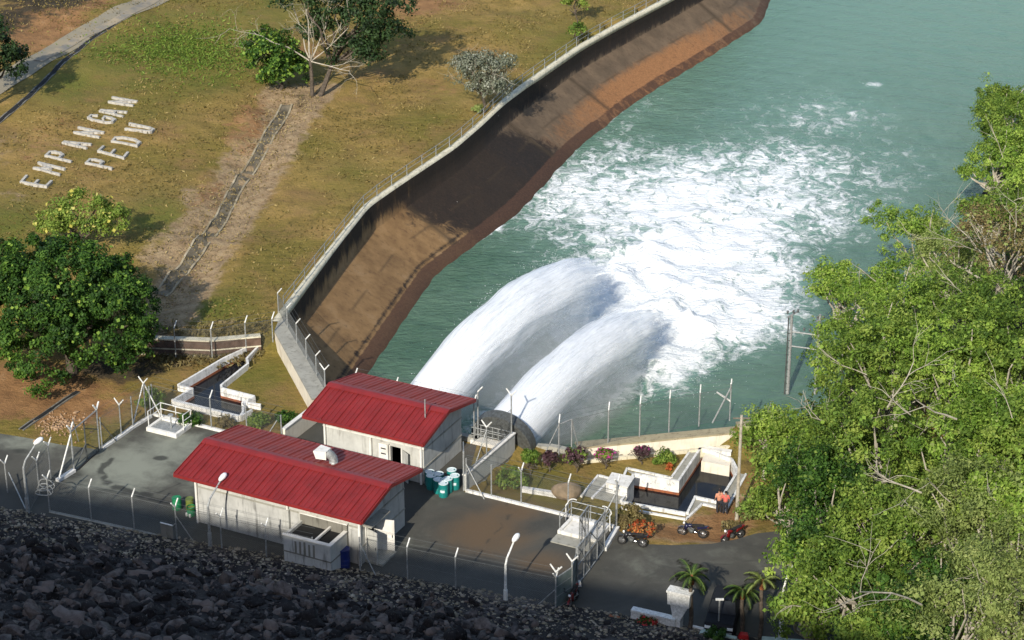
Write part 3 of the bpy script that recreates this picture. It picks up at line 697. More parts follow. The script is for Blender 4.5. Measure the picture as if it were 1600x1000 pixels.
def yard_attr(xy):
    dust = blobs(xy, [(200, 730, 4, 4, .8), (270, 700, 3, 3, .75), (60, 690, 4, 1.6, .7), (330, 760, 3, 1.2, .5), (1010, 880, 3.2, 3, .3), (1120, 870, 3, 2, .25), (640, 850, 2.4, 2.2, .3), (1150, 900, 4, 3, .2), (700, 770, 2, 1.5, .3), (1220, 890, 3, 4, .3)])
    brown = blobs(xy, [(760, 830, 3.2, 3.5, .9), (800, 800, 2.5, 2, .8), (850, 880, 2.5, 2, .7), (700, 830, 1.6, 1.2, .5), (760, 705, 2.2, 2, .6), (900, 940, 2, 1.5, .3)])
    wet = np.maximum.reduce([blobs(xy, [(250, 716, .6, .35, .9), (110, 742, 1.4, 1., .6), (160, 768, 1.8, .5, .55), (650, 800, 1.6, 1.4, .4), (810, 795, 1.8, 1., .35), (640, 740, 1.5, 2, .5), (30, 705, 1.2, .5, .6)]), band(xy, [(175, 718), (155, 735), (170, 755), (220, 775), (280, 790)], .3, .75, 0), band(xy, [(150, 745), (185, 770), (250, 770), (330, 735)], .16, .6, 0), band(xy, [(700, 905), (760, 850), (800, 800), (790, 780)], .2, .5, 0), band(xy, [(950, 930), (1040, 890), (1150, 880), (1230, 870)], .3, .45, 0)])
    return dict(dust=dust, brown=brown, wet=wet)
structure(grid_sheet('yard_asphalt', yard_poly, .4, .012, M['asphalt'], yard_attr))
# draped strips: track and drains on the left field
def strip(name, pxs, wid, m, lift, parent=None):
    pl = smooth_line(resample([T(x, y)[:2] for x, y in pxs], 1.0), 3); nn = normals(pl); vs = []
    for p, q in zip(pl, nn):
        for k in np.linspace(-.5, .5, 5): e = p + q * k * wid; vs.append((*e, h1(*e) + lift))
    m_ = len(pl); i = np.arange(5 * m_).reshape(m_, 5); F = np.stack([i[:-1, :-1], i[:-1, 1:], i[1:, 1:], i[1:, :-1]], -1).reshape(-1, 4)
    return npmesh(name, np.array(vs), F, m, parent, None, True), pl, nn
mt = plain('dirt_track', (.34, .28, .19), (.2, .19, .165), .8, .95, .1, 0, .3)
mg = plain('grey_track', (.30, .255, .17), (.23, .21, .16), .5, .95, .1, 0, .3)
structure(strip('dirt_road', [(-60, 172), (0, 130), (60, 94), (130, 52), (235, 2), (330, -40)], 2.6, mg, .05)[0])
structure(strip('dirt_path', [(60, 96), (120, 62), (200, 22), (245, -2), (330, -46)], 1.0, mt, .09)[0])
def drain(label, pxs, wid, hgt_, edge, fill, r_=.16):
    o, pl, nn = strip('drain_bed', pxs, wid, fill, .06); r = thing('drain', label, 'drain', (*pl[0], h1(*pl[0]))); off = np.array(r['_loc'])
    bpy.data.objects.remove(o); o, pl, nn = strip('drain_bed', pxs, wid, fill, .06, r)
    for sg in (-1, 1):
        b = MB()
        for i in range(len(pl) - 1):
            p, q = pl[i] + nn[i] * sg * wid / 2, pl[i + 1] + nn[i + 1] * sg * wid / 2
            zp, zq = h1(*p), h1(*q); b.wall(p, q, r_, (zp - .3, zq - .3), (zp + hgt_ + .04 * math.sin(i * 2.1), zq + hgt_ + .04 * math.sin(i * 2.1 + 2.1)))
        b.build('drain_edge', edge, r)
M['drainbed'] = plain('mossy_drain_bed', (.07, .062, .045), (.19, .16, .11), 1.0, .95, .1, 0, .3)
M['drainedge'] = plain('pale_drain_edge', (.40, .345, .24), (.2, .165, .105), 1.1, .9, .1)
drain('pale edged concrete drain running down the dry field beside bare soil', [(448, 165), (428, 200), (404, 245), (372, 290), (345, 345), (300, 405), (250, 462)], .95, .10, M['drainedge'], M['drainbed'])
drain('dark narrow drain beside the dirt track at top left', [(-30, 208), (30, 165), (85, 112), (135, 66), (232, 6), (300, -30)], .42, .05, M['dconc'], M['dark'], .12)
drain('short straight dark drain on the brown soil left of the yard gate', [(33, 672), (80, 640), (122, 612)], .32, .06, M['dconc'], M['dark'], .1)
# ------------------------------------------------------------------ pump houses
def gable_roof(root, a0, a1, b0, b1, zf, zb, zr, br):
    # corrugated sheets: trapezoid ribs run from eave to ridge
    def sheet(name, bA, zA, bB, zB, m, lift=0):
        vs, fs = [], []; a = a0; cols = []
        while a < a1 - .01:
            seam = abs((a - a0 + .02) % 1.02) < .1
            hh = .085 if seam else .048
            cols += [(a, 0), (a + .17, 0), (a + .20, hh), (a + .27, hh), (a + .30, 0)]; a += .34
        cols = [c for c in cols if c[0] < a1] + [(a1, 0)]
        for ca, h in cols:
            for bb, zz in ((bA, zA), (bB, zB)):
                vs.append(W(ca, bb, zz + h + lift))
        n = len(cols)
        fs = [(2 * i, 2 * i + 2, 2 * i + 3, 2 * i + 1) for i in range(n - 1)]
        b = MB(); b.add(vs, fs); o = b.build(name, m, root)
        md = o.modifiers.new('thick', 'SOLIDIFY'); md.thickness = .03; md.offset = -1
    sheet('front_roof_sheet', b0, zf, br, zr, M['roof']); sheet('back_roof_sheet', br, zr, b1, zb, M['rooflit'])
    # ridge cap, eave gutter, verge trim
    c = MB()
    prof = [(-.42, -.075), (-.2, .0), (0, .035), (.2, .0), (.42, -.06)]
    for i in range(4):
        (d0, e0), (d1, e1) = prof[i], prof[i + 1]
        c.add([W(a0 - .03, br + d0, zr + e0 + .05), W(a1 + .03, br + d0, zr + e0 + .05), W(a1 + .03, br + d1, zr + e1 + .05), W(a0 - .03, br + d1, zr + e1 + .05)], [(0, 1, 2, 3)])
    o = c.build('ridge_cap', M['roof'], root)
    g = MB(); g.sbox(a0, a1, b0 - .10, b0 + .015, zf - .17, zf + .02); g.build('front_gutter', M['roof'], root)
    g = MB(); g.sbox(a0, a1, b1 - .015, b1 + .10, zb - .16, zb + .01); g.build('back_gutter', M['rooflit'], root)
    for a, s in ((a0, -1), (a1, 1)):
        t = MB()
        for (bA, zA, bB, zB) in ((b0, zf, br, zr), (br, zr, b1, zb)):
            e0, e1 = (a - .04, a + .0) if s < 0 else (a, a + .04)
            t.hexa([W(e0, bA, zA - .16), W(e1, bA, zA - .16), W(e1, bB, zB - .16), W(e0, bB, zB - .16)], [W(e0, bA, zA + .06), W(e1, bA, zA + .06), W(e1, bB, zB + .06), W(e0, bB, zB + .06)])
        t.build('verge_trim', M['roof'], root)
def gable_walls(root, a0, a1, b0, b1, zf, zb, zr, br, ovf, ovb, openings, bands=()):
    """four walls with real openings on the right gable (openings: b0,b1,z1) and on the front (negative first item)"""
    sl = (zr - zf) / (br - (b0 - ovf)); slb = (zr - zb) / ((b1 + ovb) - br)
    ztop = lambda b: (zr - (br - b) * sl if b < br else zr - (b - br) * slb) - .08
    th = .2
    # front wall
    fo = [q for q in openings if q[0] == 'f']; m = MB(); x = a0
    for _, p, q, z0_, z1_ in sorted(fo, key=lambda k: k[1]):
        m.sbox(x, p, b0, b0 + th, 0, ztop(b0)); m.sbox(p, q, b0, b0 + th, z1_, ztop(b0))
        if z0_ > 0: m.sbox(p, q, b0, b0 + th, 0, z0_)
        x = q
    m.sbox(x, a1, b0, b0 + th, 0, ztop(b0)); m.build('front_wall', M['wall'], root)
    m = MB(); m.sbox(a0, a1, b1 - th, b1, 0, ztop(b1)); m.build('rear_wall', M['wall'], root)
    def gable(a_in, ops, name):
        m = MB(); bs = sorted(set([b0 + th + .002, br, b1 - th - .002] + [k for q in ops for k in q[1:3]]))
        for p, q in zip(bs[:-1], bs[1:]):
            zl = 0
            for _, o0, o1, _, z1_ in ops:
                if p >= o0 - 1e-6 and q <= o1 + 1e-6: zl = z1_
            m.hexa([W(a_in, p, zl), W(a_in + th, p, zl), W(a_in + th, q, zl), W(a_in, q, zl)], [W(a_in, p, ztop(p)), W(a_in + th, p, ztop(p)), W(a_in + th, q, ztop(q)), W(a_in, q, ztop(q))])
        return m.build(name, M['wall'], root)
    gable(a0 + .003, [], 'left_gable_wall'); gable(a1 - th - .003, [q for q in openings if q[0] == 'r'], 'right_gable_wall')
    m = MB(); m.sbox(a0 + th, a1 - th, b0 + th, b1 - th, .0, .05); m.build('interior_floor', M['dark'], root)
    for z in bands:                    # recess lines of the wall panels
        m = MB(); m.sbox(a1 - .02, a1 + .035, b0 - .02, b1 + .02, z, z + .09); m.build('wall_band', M['conc'], root)
# front pump house
r1 = thing('pump_house', 'larger red roofed pump house nearest the rock slope, with a white cowl on its roof', 'building', W(5.6, 2.5))
ZE = 3.72
gable_walls(r1, 0, 11.15, 0, 5.05, ZE, ZE - .05, 4.42, 2.0, 1.25, .6, [('r', .62, 1.75, 0, 2.15)], (1.1, 2.45))
gable_roof(r1, -.55, 12.05, -1.3, 5.65, ZE, ZE - .05, 4.42, 2.0)
b = MB(); b.sbox(.02, 7.0, -.035, -.003, .0, 2.35); b.build('stained_lower_panel', M['lowerwall'], r1)
b = MB(); b.sbox(8.6, 11.12, -.03, -.003, .0, 2.2); b.build('stained_lower_panel', M['lowerwall'], r1)
b = MB(); b.sbox(-.02, 11.2, -.06, -.036, 2.37, 2.47); b.build('front_band', M['conc'], r1)
def pipe(root, a, b_, z0, z1, r=.055, m='white'):
    k = MB(); k.tube(W(a, b_, z0), W(a, b_, z1), r, n=8); k.build('downpipe', M[m], root)
pipe(r1, .06, -.12, 0, 3.5, .075); pipe(r1, 11.12, -.12, 0, 3.5, .085); pipe(r1, 6.35, -.12, 2.4, 3.5, .07)
b = MB(); b.sbox(6.05, 6.5, -.25, -.06, 1.2, 2.5); b.build('meter_box', M['wall'], r1)
# its steel double door, one leaf swung out
d = MB(); d.sbox(11.14, 11.19, .5, .62, 0, 2.25); d.sbox(11.14, 11.19, 1.75, 1.87, 0, 2.25); d.sbox(11.14, 11.19, .5, 1.87, 2.25, 2.34); d.build('door_frame', M['white'], r1)
d = MB(); d.hexa([W(11.2, .60, .04), W(11.98, .32, .04), W(12.0, .37, .04), W(11.22, .65, .04)], [W(11.2, .60, 2.1), W(11.98, .32, 2.1), W(12.0, .37, 2.1), W(11.22, .65, 2.1)]); dl = d.build('door_leaf', M['wall'], r1)
d = MB(); d.tube(W(11.9, .30, 1.0), W(11.9, .30, 1.15), .025); d.build('handle', M['dsteel'], dl)
d = MB(); d.hexa([W(11.2, 1.78, .04), W(12.15, 2.06, .04), W(12.13, 2.11, .04), W(11.18, 1.83, .04)], [W(11.2, 1.78, 2.1), W(12.15, 2.06, 2.1), W(12.13, 2.11, 2.1), W(11.18, 1.83, 2.1)]); dl = d.build('door_leaf', M['white'], r1)
d = MB(); d.tube(W(12.05, 1.98, 1.0), W(12.05, 1.98, 1.15), .025); d.build('handle', M['dsteel'], dl)
d = MB(); d.sbox(11.17, 12.3, .35, 2.0, .012, .14); d.build('door_step', M['conc'], r1)
d = MB(); d.sbox(11.12, 11.75, .2, 2.35, 2.42, 2.50); d.build('door_canopy', M['conc'], r1)
# roof cowl: bent duct with a hood opening to the left
def cowl(root, a, b_, z):
    R, q = .34, .26; k = MB()
    k.tube(W(a + .42, b_, z - .25), W(a + .42, b_, z + .12), q, n=16)
    k.path([W(a + .42 - R + R * math.cos(t), b_, z + .12 + R * math.sin(t)) for t in np.linspace(0, math.pi / 2, 13)], q, q * 1.05, 16)
    o = k.build('vent_duct', M['galv'], root, True)
    h = MB(); n0 = [W(a + .1, b_ - .28, z + .2), W(a + .1, b_ + .28, z + .2), W(a + .1, b_ + .28, z + .70), W(a + .1, b_ - .28, z + .70)]; n1 = [W(a - .5, b_ - .44, z + .22), W(a - .5, b_ + .44, z + .22), W(a - .68, b_ + .44, z + .66), W(a - .68, b_ - .44, z + .66)]
    h.add(n0 + n1, [(2, 3, 7, 6), (3, 0, 4, 7), (1, 2, 6, 5)])
    o = h.build('hood', M['white'], root); md = o.modifiers.new('t', 'SOLIDIFY'); md.thickness = .025
    h = MB(); h.sbox(a - .3, a - .27, b_ - .33, b_ + .33, z + .24, z + .62); h.build('vent_louvre', M['dark'], root)
vent = None
cowl(r1, 7.15, 3.15, 4.28)
# rear pump house
r2 = thing('pump_house', 'smaller red roofed pump house beside the water jets, behind the larger one', 'building', W(6.2, 12.4))
gable_walls(r2, 2.75, 9.75, 10.0, 14.9, 3.45, 3.4, 4.22, 12.1, 1.1, .7, [('f', 7.45, 8.2, 0, 2.1)], (1.05, 2.3))
gable_roof(r2, 1.95, 10.42, 8.85, 15.6, 3.45, 3.4, 4.22, 12.1)
b = MB(); b.sbox(2.7, 9.8, 9.93, 9.998, 2.4, 2.5); b.build('front_band', M['white'], r2)
pipe(r2, 9.62, 9.87, 0, 3.25, .08); pipe(r2, 2.85, 9.87, 0, 3.25, .07); pipe(r2, 6.1, 9.87, 1.2, 2.4, .09)
b = MB(); b.sbox(6.75, 7.4, 9.75, 9.93, 1.0, 2.25); o = b.build('control_box', M['white'], r2); b = MB(); b.sbox(6.9, 7.25, 9.742, 9.75, 1.9, 1.98); b.sbox(6.9, 7.25, 9.742, 9.75, 1.55, 1.63); b.build('vent_slot', M['dark'], o)
b = MB(); b.sbox(7.38, 7.45, 9.94, 10.02, 0, 2.15); b.sbox(8.2, 8.27, 9.94, 10.02, 0, 2.15); b.build('door_frame', M['white'], r2)
b = MB(); b.hexa([W(8.27, 9.95, .03), W(8.85, 9.55, .03), W(8.88, 9.6, .03), W(8.3, 10., .03)], [W(8.27, 9.95, 2.05), W(8.85, 9.55, 2.05), W(8.88, 9.6, 2.05), W(8.3, 10., 2.05)]); b.build('door_leaf', M['wall'], r2)
b = MB(); b.tube(W(9.35, 11.0, 3.95), W(9.35, 11.0, 5.25), .04, n=6); b.build('antenna_mast', M['galv'], r2)
# ------------------------------------------------------------------ open water tank against the front pump house
t = thing('water_tank', 'open topped stained concrete tank built against the front of the larger pump house', 'tank', W(8.8, -1.0))
a0, a1, b0, b1, zt = 7.25, 10.35, -2.05, -.08, 2.05
m = MB(); m.sbox(a0, a1, b0, b0 + .16, 0, zt); m.build('front_side', M['lowerwall'], t)
m = MB(); m.sbox(a0, a1, b1 - .12, b1, 0, zt + .45); m.build('back_side', M['dconc'], t)  # shade inside the open tank painted in with darker concrete
m = MB(); m.sbox(a0, a0 + .16, b0 + .162, b1 - .122, 0, zt); m.build('end_side', M['wall'], t); m = MB(); m.sbox(a1 - .16, a1, b0 + .162, b1 - .122, 0, zt); m.build('end_side', M['wall'], t)
m = MB(); m.sbox(a0 + 1.95, a0 + 2.07, b0 + .05, b1 - .1, zt - .02, zt + .10); m.build('cross_beam', M['white'], t)
m = MB(); m.sbox(a0 + .16, a1 - .16, b0 + .16, b1 - .12, 1.5, 1.86); m.build('tank_water', M['dark'], t)
m = MB(); m.sbox(a0 - .04, a1 + .04, b0 - .04, b0 + .2, zt + .002, zt + .07); m.sbox(a1 - .2, a1 + .04, b0 + .203, b1 - .13, zt + .002, zt + .07); m.sbox(a0 - .0, a1 + .03, b1 - .16, b1 + .02, zt + .452, zt + .52); m.build('rim', M['white'], t)
m = MB(); m.sbox(a0 - .03, a1 + .03, b0 - .03, b0 - .002, 1.0, 1.07); m.sbox(a1 + .002, a1 + .03, b0 - .03, b1, 1.0, 1.07); m.build('joint_band', M['dconc'], t)
for k in range(5): m = MB(); m.sbox(a0 + .75 + .3 * k, a0 + .87 + .3 * k, b0 - .02, b0 - .003, 1.08, 1.82 + .05 * (k % 3)); m.build('rust_streak', M['dconc'], t)
# ------------------------------------------------------------------ drums
def drum(loc, mats, label, name, cat, group=None, r=.292, h=.89, tilt=None):
    o = thing(name, label, cat, loc, group); c = Vector(loc)
    k = MB(); k.lathe((0, 0, 0), [(r * .97, .0), (r, .03), (r, .28), (r * 1.04, .30), (r, .32), (r, .57), (r * 1.04, .59), (r, .61), (r, h - .05), (r * .98, h - .01)], 18)
    def bl(n_, q, m_): 
        me = bpy.data.meshes.new(n_); me.from_pydata(q.v, [], q.f); me.materials.append(m_); x = bpy.data.objects.new(n_, me); C.objects.link(x); x.parent = o; return x
    bl('body', k, mats[0])
    k = MB(); k.lathe((0, 0, 0), [(r * 1.03, h - .012), (r * 1.03, h + .02), (r * .93, h + .02), (r * .92, h + .006)], 18); l = bl('lid', k, mats[1])
    k = MB(); k.lathe((r * .55, 0, h + .006), [(.045, 0), (.045, .03)], 8); bl('bung', k, mats[0])
    if len(mats) > 2:
        k = MB()
        for i in range(4):
            a = rad(-130 + i * 14); k.hexa([(math.cos(q) * rr_, math.sin(q) * rr_, zz) for q, rr_, zz in ((a, r * 1.012, .36), (a + rad(14), r * 1.012, .36), (a + rad(14), r * 1.0, .36), (a, r * 1.0, .36))], [(math.cos(q) * rr_, math.sin(q) * rr_, zz) for q, rr_, zz in ((a, r * 1.012, .52), (a + rad(14), r * 1.012, .52), (a + rad(14), r * 1.0, .52), (a, r * 1.0, .52))])
        bl('label_patch', k, mats[2])
    if tilt: o.rotation_euler = tilt
    return o
gl = 'teal drums with pale lids by the smaller pump house'
dr = [((672, 737), 'teal drum at the back left of the cluster, against the pump house wall'), ((674, 743), 'teal drum at the left edge of the cluster, second from the back'), ((686, 740), 'teal drum in the middle of the back of the cluster'), ((706, 734), 'teal drum at the far right back of the cluster, nearest the ramp wall'),
      ((685, 749), 'teal drum just left behind the foremost one'), ((700, 748), 'teal drum half hidden right behind the foremost one'), ((711, 743), 'teal drum at the right edge of the cluster, with a pale sticker'), ((693, 755), 'foremost teal drum of the cluster, with a white mark on its side')]
for i, ((px, py), lb) in enumerate(dr):
    drum(P(px, py + 20, .012), (M['teal'], M['lid'], M['lid']) if i in (6, 7) else (M['teal'], M['lid']), lb, 'drum', 'drum', gl)
drum(P(538, 886, .012), (M['blue'], M['blue']), 'tall dark blue plastic drum beside the open concrete tank', 'plastic_drum', 'drum', None, .34, 1.2)
drum(P(277, 795, .012), (M['green'], M['green']), 'bright green barrel left of the pump house corner', 'barrel', 'drum', None, .28, .75)
drum(P(297, 795, .012), (M['olive'], M['olive']), 'olive green barrel close to the pump house corner', 'barrel', 'drum', None, .24, .7)
drum(P(299, 805, .012), (M['green'], M['olive']), 'low green tub in front of the olive barrel', 'barrel', 'drum', None, .25, .5)
# small white rubbish and cans at the wall foot
for k, (px, py) in enumerate([(292, 806), (297, 808)]):
    b = MB(); b.lathe(P(px, py, .012), [(.07, 0), (.08, .1), (.08, .2), (.05, .22)], 8); tag(b.build('bottle', M['white']), ['white plastic bottle at the foot of the green barrels, left one', 'white plastic bottle at the foot of the green barrels, right one'][k], 'bottle')
# ------------------------------------------------------------------ chain link fences
def chainlink(mb, p, q, h, z0=0.05, step=.13, r=.0042):
    p = np.array(p, float); q = np.array(q, float); L = np.linalg.norm(q[:2] - p[:2])
    at = lambda s, z: (p[0] + (q[0] - p[0]) * s / L, p[1] + (q[1] - p[1]) * s / L, p[2] + (q[2] - p[2]) * s / L + z0 + z)
    s = -h
    while s < L:
        for dr_ in (0, 1):
            s0, s1 = s, s + h; z0_, z1_ = 0., h
            if s0 < 0: z0_ = -s0; s0 = 0
            if s1 > L: z1_ = h - (s1 - L); s1 = L
            if s1 - s0 > .05:
                if dr_ == 0: mb.tube(at(s0, z0_), at(s1, z1_), r, n=3, cap=False)
                else: mb.tube(at(L - s0, z0_), at(L - s1, z1_), r, n=3, cap=False)
        s += step
    mb.tube(at(0, h), at(L, h), .012, n=4); mb.tube(at(0, h * .5), at(L, h * .5), .006, n=3); mb.tube(at(0, .02), at(L, .02), .008, n=3)
def post(root, p, h=2.2, arm='L', d=(0, -1), r=.045, m=None, lean=.35, name='post'):
    k = MB(); p = np.array(p, float); top = p + [0, 0, h]; k.tube(p - [0, 0, .1], top, r, n=6); d = np.array([d[0], d[1], 0.]) / np.linalg.norm(d)
    o = k.build(name, m or M['galv'], root)
    if arm != 'n':
        k = MB(); k.tube(top, top + d * lean + [0, 0, .42], r * 1.05, r * .9, 6)
        if arm == 'Y': k.tube(top, top - d * lean + [0, 0, .42], r * 1.05, r * .9, 6)
        k.build('post_arm', M['armw'], o)
    return o
def brace(root, p, q, r=.035, m=None):
    k = MB(); k.tube(p, q, r, n=5); k.build('brace', m or M['galv'], root)
def barbed(root, pts, h, d, lean=.35, both=False):
    k = MB(); d = np.array([d[0], d[1], 0.]) / np.linalg.norm(d)
    for sg in ((1, -1) if both else (1,)):
        for f in (.35, .95):
            for p, q in zip(pts[:-1], pts[1:]): k.tube(np.array(p) + [0, 0, h + .42 * f] + sg * d * lean * f, np.array(q) + [0, 0, h + .42 * f] + sg * d * lean * f, .008, n=3)
    k.build('barbed_wire', M['wire'], root)
def fence(label, pts, h=2.2, arm='L', d=(0, -1), link=True, arms=None, step=.13, kerb=None, kmat='dirtywhite'):
    r = thing('chain_link_fence', label, 'fence', pts[0])
    for i, p in enumerate(pts): post(r, p, h, (arms[i] if arms else arm), d)
    if link:
        k = MB()
        for p, q in zip(pts[:-1], pts[1:]): chainlink(k, p, q, h - .1, step=step)
        k.build('chain_link', M['wire'], r)
    barbed(r, pts, h, d, both=arm == 'Y')
    if kerb:
        k = MB()
        for p, q in zip(pts[:-1], pts[1:]): k.wall(p, q, .22, (p[2] - .3, q[2] - .3), (p[2] + kerb, q[2] + kerb))
        k.build('kerb', M[kmat], r)
    return r
# along the foot of the rock slope
fp = [P(x, y) for x, y in [(78, 800), (143, 814), (210, 829), (277, 845), (347, 861), (417, 877), (490, 893)]]
f1 = fence('chain link fence along the rock slope left of the blue drum', fp, 2.25, 'L', U, arms=['Y', 'L', 'L', 'Y', 'Y', 'Y', 'n'], kerb=.06, kmat='conc')
brace(f1, fp[3] + [0, 0, 1.7], P(303, 848) + [0, 0, .05]); brace(f1, fp[3] + [0, 0, 1.2], P(252, 838))
fp2 = [P(x, y) for x, y in [(563, 893), (637, 909), (712, 925), (790, 941), (868, 957)]]
f2 = fence('chain link fence along the rock slope right of the blue drum', fp2, 2.25, 'L', U, arms=['n', 'L', 'L', 'n', 'Y'], kerb=.06, kmat='conc')
brace(f2, fp2[0] + [0, 0, 1.9], P(590, 905)); brace(f2, fp2[-1] + [0, 0, 1.5], P(835, 950))
sg = thing('notice_board', 'grey notice board with a white top edge fixed to the fence beside the green barrels', 'sign', P(268, 842))
k = MB(); q0, q1 = P(253, 836, 1.15), P(272, 841, 1.15); nrm_ = np.array([-TN[0], -TN[1], 0]) * -.06
k.hexa([q0 + nrm_, q1 + nrm_, q1 + nrm_ * 1.6, q0 + nrm_ * 1.6], [q + [0, 0, .85] for q in (q0 + nrm_, q1 + nrm_, q1 + nrm_ * 1.6, q0 + nrm_ * 1.6)]); k.build('board', M['dconc'], sg)
k = MB(); k.tube(q0 + nrm_ * 1.3 + [0, 0, .87], q1 + nrm_ * 1.3 + [0, 0, .87], .045, n=5); k.build('top_rail', M['armw'], sg)
# ---- left end of the yard: gate, kerbs and fence
g = thing('steel_gate', 'open steel gate with crossbar and diagonal braces at the left end of the yard', 'gate', P(120, 735))
pA, pB = P(116, 737), P(156, 704)
for p in (pA, pB): post(g, p, 2.9, 'Y', U, .06, lean=.3, name='gate_post')
brace(g, pA + [0, 0, 2.6], P(91, 752), .06, M['armw']); k = MB(); k.tube(pA + [0, 0, 2.75], pB + [0, 0, 2.85], .045, n=6); k.build('crossbar', M['galv'], g)
k = MB(); mid_ = (pA + pB) / 2; k.tube(mid_, mid_ + [0, 0, 2.8], .05, n=6); k.tube(mid_ + [0, 0, 2.3], pB + [0, 0, 1.5], .03); k.tube(mid_ + [0, 0, 1.2], pB + [0, 0, .1], .03); k.tube(mid_ + [0, 0, 1.2], pA + [0, 0, .1], .04); k.tube(mid_ - [0, 0, -.08], pB + [0, 0, .08], .05); k.build('gate_frame', M['dsteel'], g)
k = MB(); chainlink(k, mid_, pB, 2.6, .1); k.build('chain_link', M['wire'], g)
brace(g, pB + [0, 0, 2.3], P(182, 690), .03, M['dsteel']); brace(g, P(123, 690), P(118, 703) + [0, 0, 2.2], .035)
k = MB(); k.wall(P(90, 753), pA, .3, -.2, .2); k.build('kerb', M['dirtywhite'], g)
k = MB(); k.wall(pA + [.2, .2, 0], pB - [.1, .1, 0], .14, 0, .05); k.build('gate_track', M['dark'], g)
lf = [P(160, 702), P(190, 682), P(208, 669), P(236, 652)]
f3 = fence('chain link fence on a white kerb along the left edge of the yard', lf, 2.25, 'Y', V, arms=['n', 'Y', 'n', 'n'], kerb=.18)
apex = P(228, 652) + [0, 0, 2.5]; brace(f3, apex, P(206, 670), .045, M['armw']); brace(f3, apex, P(252, 651), .045, M['armw']); post(f3, P(228, 653), 2.5, 'Y', V)
bk = [W(-10.4, 10.3), W(-5.9, 10.3), W(-3.2, 10.3), W(-.6, 10.3)]
f4 = fence('chain link fence on a kerb behind the yard, right of the railed pit', bk, 2.25, 'L', U, arms=['n', 'L', 'Y', 'n'], kerb=.16)
brace(f4, W(-.9, 10.3, 1.8), W(-1.9, 9.9, 0))
# far left corner: lamp side posts with a loose coil of razor wire
f5p = [P(46, 800), P(62, 772), P(80, 748)]
f5 = fence('short fence corner beside the left street lamp, holding a loose coil of wire', f5p, 2.3, 'Y', U, arms=['n', 'Y', 'Y'])
brace(f5, P(15, 752) + [0, 0, .6], P(40, 796) + [0, 0, .05], .04); post(f5, P(12, 770), 2.0, 'Y', U)
k = MB(); cc = P(73, 800) + [0, 0, 1.5]; pts = [cc + np.array([.5 * math.cos(t * .55) , .05 * t - .6, .32 * math.sin(t * .55) + .06 * math.sin(t)]) for t in range(0, 34)]
k.path(pts, .03, n=4); k.build('razor_wire_coil', M['galv'], f5)
# ---- pits
def pit(label, px, py, aw, bw, deck, hoops=False):
    c = T(px, py); a, b = [float(q) for q in S(c)]; z = float(c[2]); r = thing('valve_pit', label, 'pit', c)
    m = MB(); t_ = .2; hh = .28
    m.sbox(a - aw, a + aw, b - bw, b - bw + t_, z - .2, z + hh); m.sbox(a - aw, a + aw, b + bw - t_, b + bw, z - .2, z + hh); m.sbox(a - aw, a - aw + t_, b - bw + t_ + .002, b + bw - t_ - .002, z - .2, z + hh - .004); m.sbox(a + aw - t_, a + aw, b - bw + t_ + .002, b + bw - t_ - .002, z - .2, z + hh - .004)
    m.build('pit_rim', M['white'], r)
    m = MB(); m.sbox(a - aw + t_, a + aw - t_, b - bw + t_, b + bw - t_, z - .1, z + .16); m.build('pit_cover', M['white'] if hoops else M['galv'], r)
    rail = MB(); P0 = [(-aw, -bw + .3), (-aw, bw), (aw, bw), (aw, 0)]
    for i, (x, y) in enumerate(P0):
        rail.tube(W(a + x, b + y, z + .2), W(a + x, b + y, z + 1.3), .035, n=5)
        if i:
            for zz in (1.28, .85): rail.tube(W(a + P0[i - 1][0], b + P0[i - 1][1], z + zz), W(a + x, b + y, z + zz), .028, n=5)
    rail.tube(W(a, b + bw, z + .2), W(a, b + bw, z + 1.28), .03, n=5)
    rail.build('railing', M['armw'] if not hoops else M['galv'], r)
    if not hoops:
        m = MB(); m.tube(W(a + .2, b, z + .1), W(a + .2, b, z + 1.1), .05, n=6); m.lathe(W(a + .2, b, z + 1.05), [(.18, 0), (.2, .03), (.18, .06)], 10); m.build('valve_spindle', M['galv'], r)
    if deck:
        m = MB(); m.sbox(a - aw, a + aw, b - bw - 1.0, b - bw - .01, z - .02, z + .07); m.build('concrete_apron', M['conc'], r)
    if hoops:
        for x in (-aw - .25, aw + .1):
            m = MB()
            q = [W(a + x, b + bw - .2, z), W(a + x - .05, b + bw - .15, z + 1.0)] + [W(a + x + (.45 if x < 0 else -.45) * (1 - math.cos(t)), b + bw, z + 1.0 + .45 * math.sin(t)) for t in np.linspace(.2, 1.9, 7)]
            m.path(q, .035, n=6); m.build('ladder_hoop', M['armw'], r)
pit('white rimmed valve pit with low white railing near the left back corner of the yard', 264, 671, 1.15, .85, False)
pit('white rimmed valve pit with curved ladder hoops and a concrete apron by the right gate', 912, 831, 1.25, .95, True, True)
# ---- right end of the yard: kerb, fence and gates
kb = [W(12.5, 10.3), W(14.2, 10.3), W(16.2, 10.3), W(19.3, 10.3), W(22.4, 10.3)]
f6 = fence('chain link fence on a kerb between the yard and the boulder garden', kb, 2.3, 'Y', U, arms=['n', 'n', 'Y', 'L', 'Y'], kerb=.16)
brace(f6, W(12.5, 10.3, 1.9), W(13.9, 9.95, 0)); brace(f6, W(12.5, 10.3, 1.9), W(12.5, 11.3, .3))
gr = thing('mesh_gate', 'tall steel mesh gate with diagonal bars at the right end of the yard', 'gate', W(22.5, 8.6))
e0, e1 = W(22.55, 10.2), P(944, 861)
post(gr, W(22.5, 10.15), 3.1, 'Y', U, .06, name='gate_post'); brace(gr, W(22.5, 10.15, 2.6), W(21.6, 9.2, .1), .045)
k = MB(); k.wall(e0, e1, .28, -.2, .24); k.build('kerb', M['dirtywhite'], gr)
gp = [e1, P(921, 893), P(902, 917)]
post(gr, gp[0], 2.9, 'n', U, .055, name='gate_post')
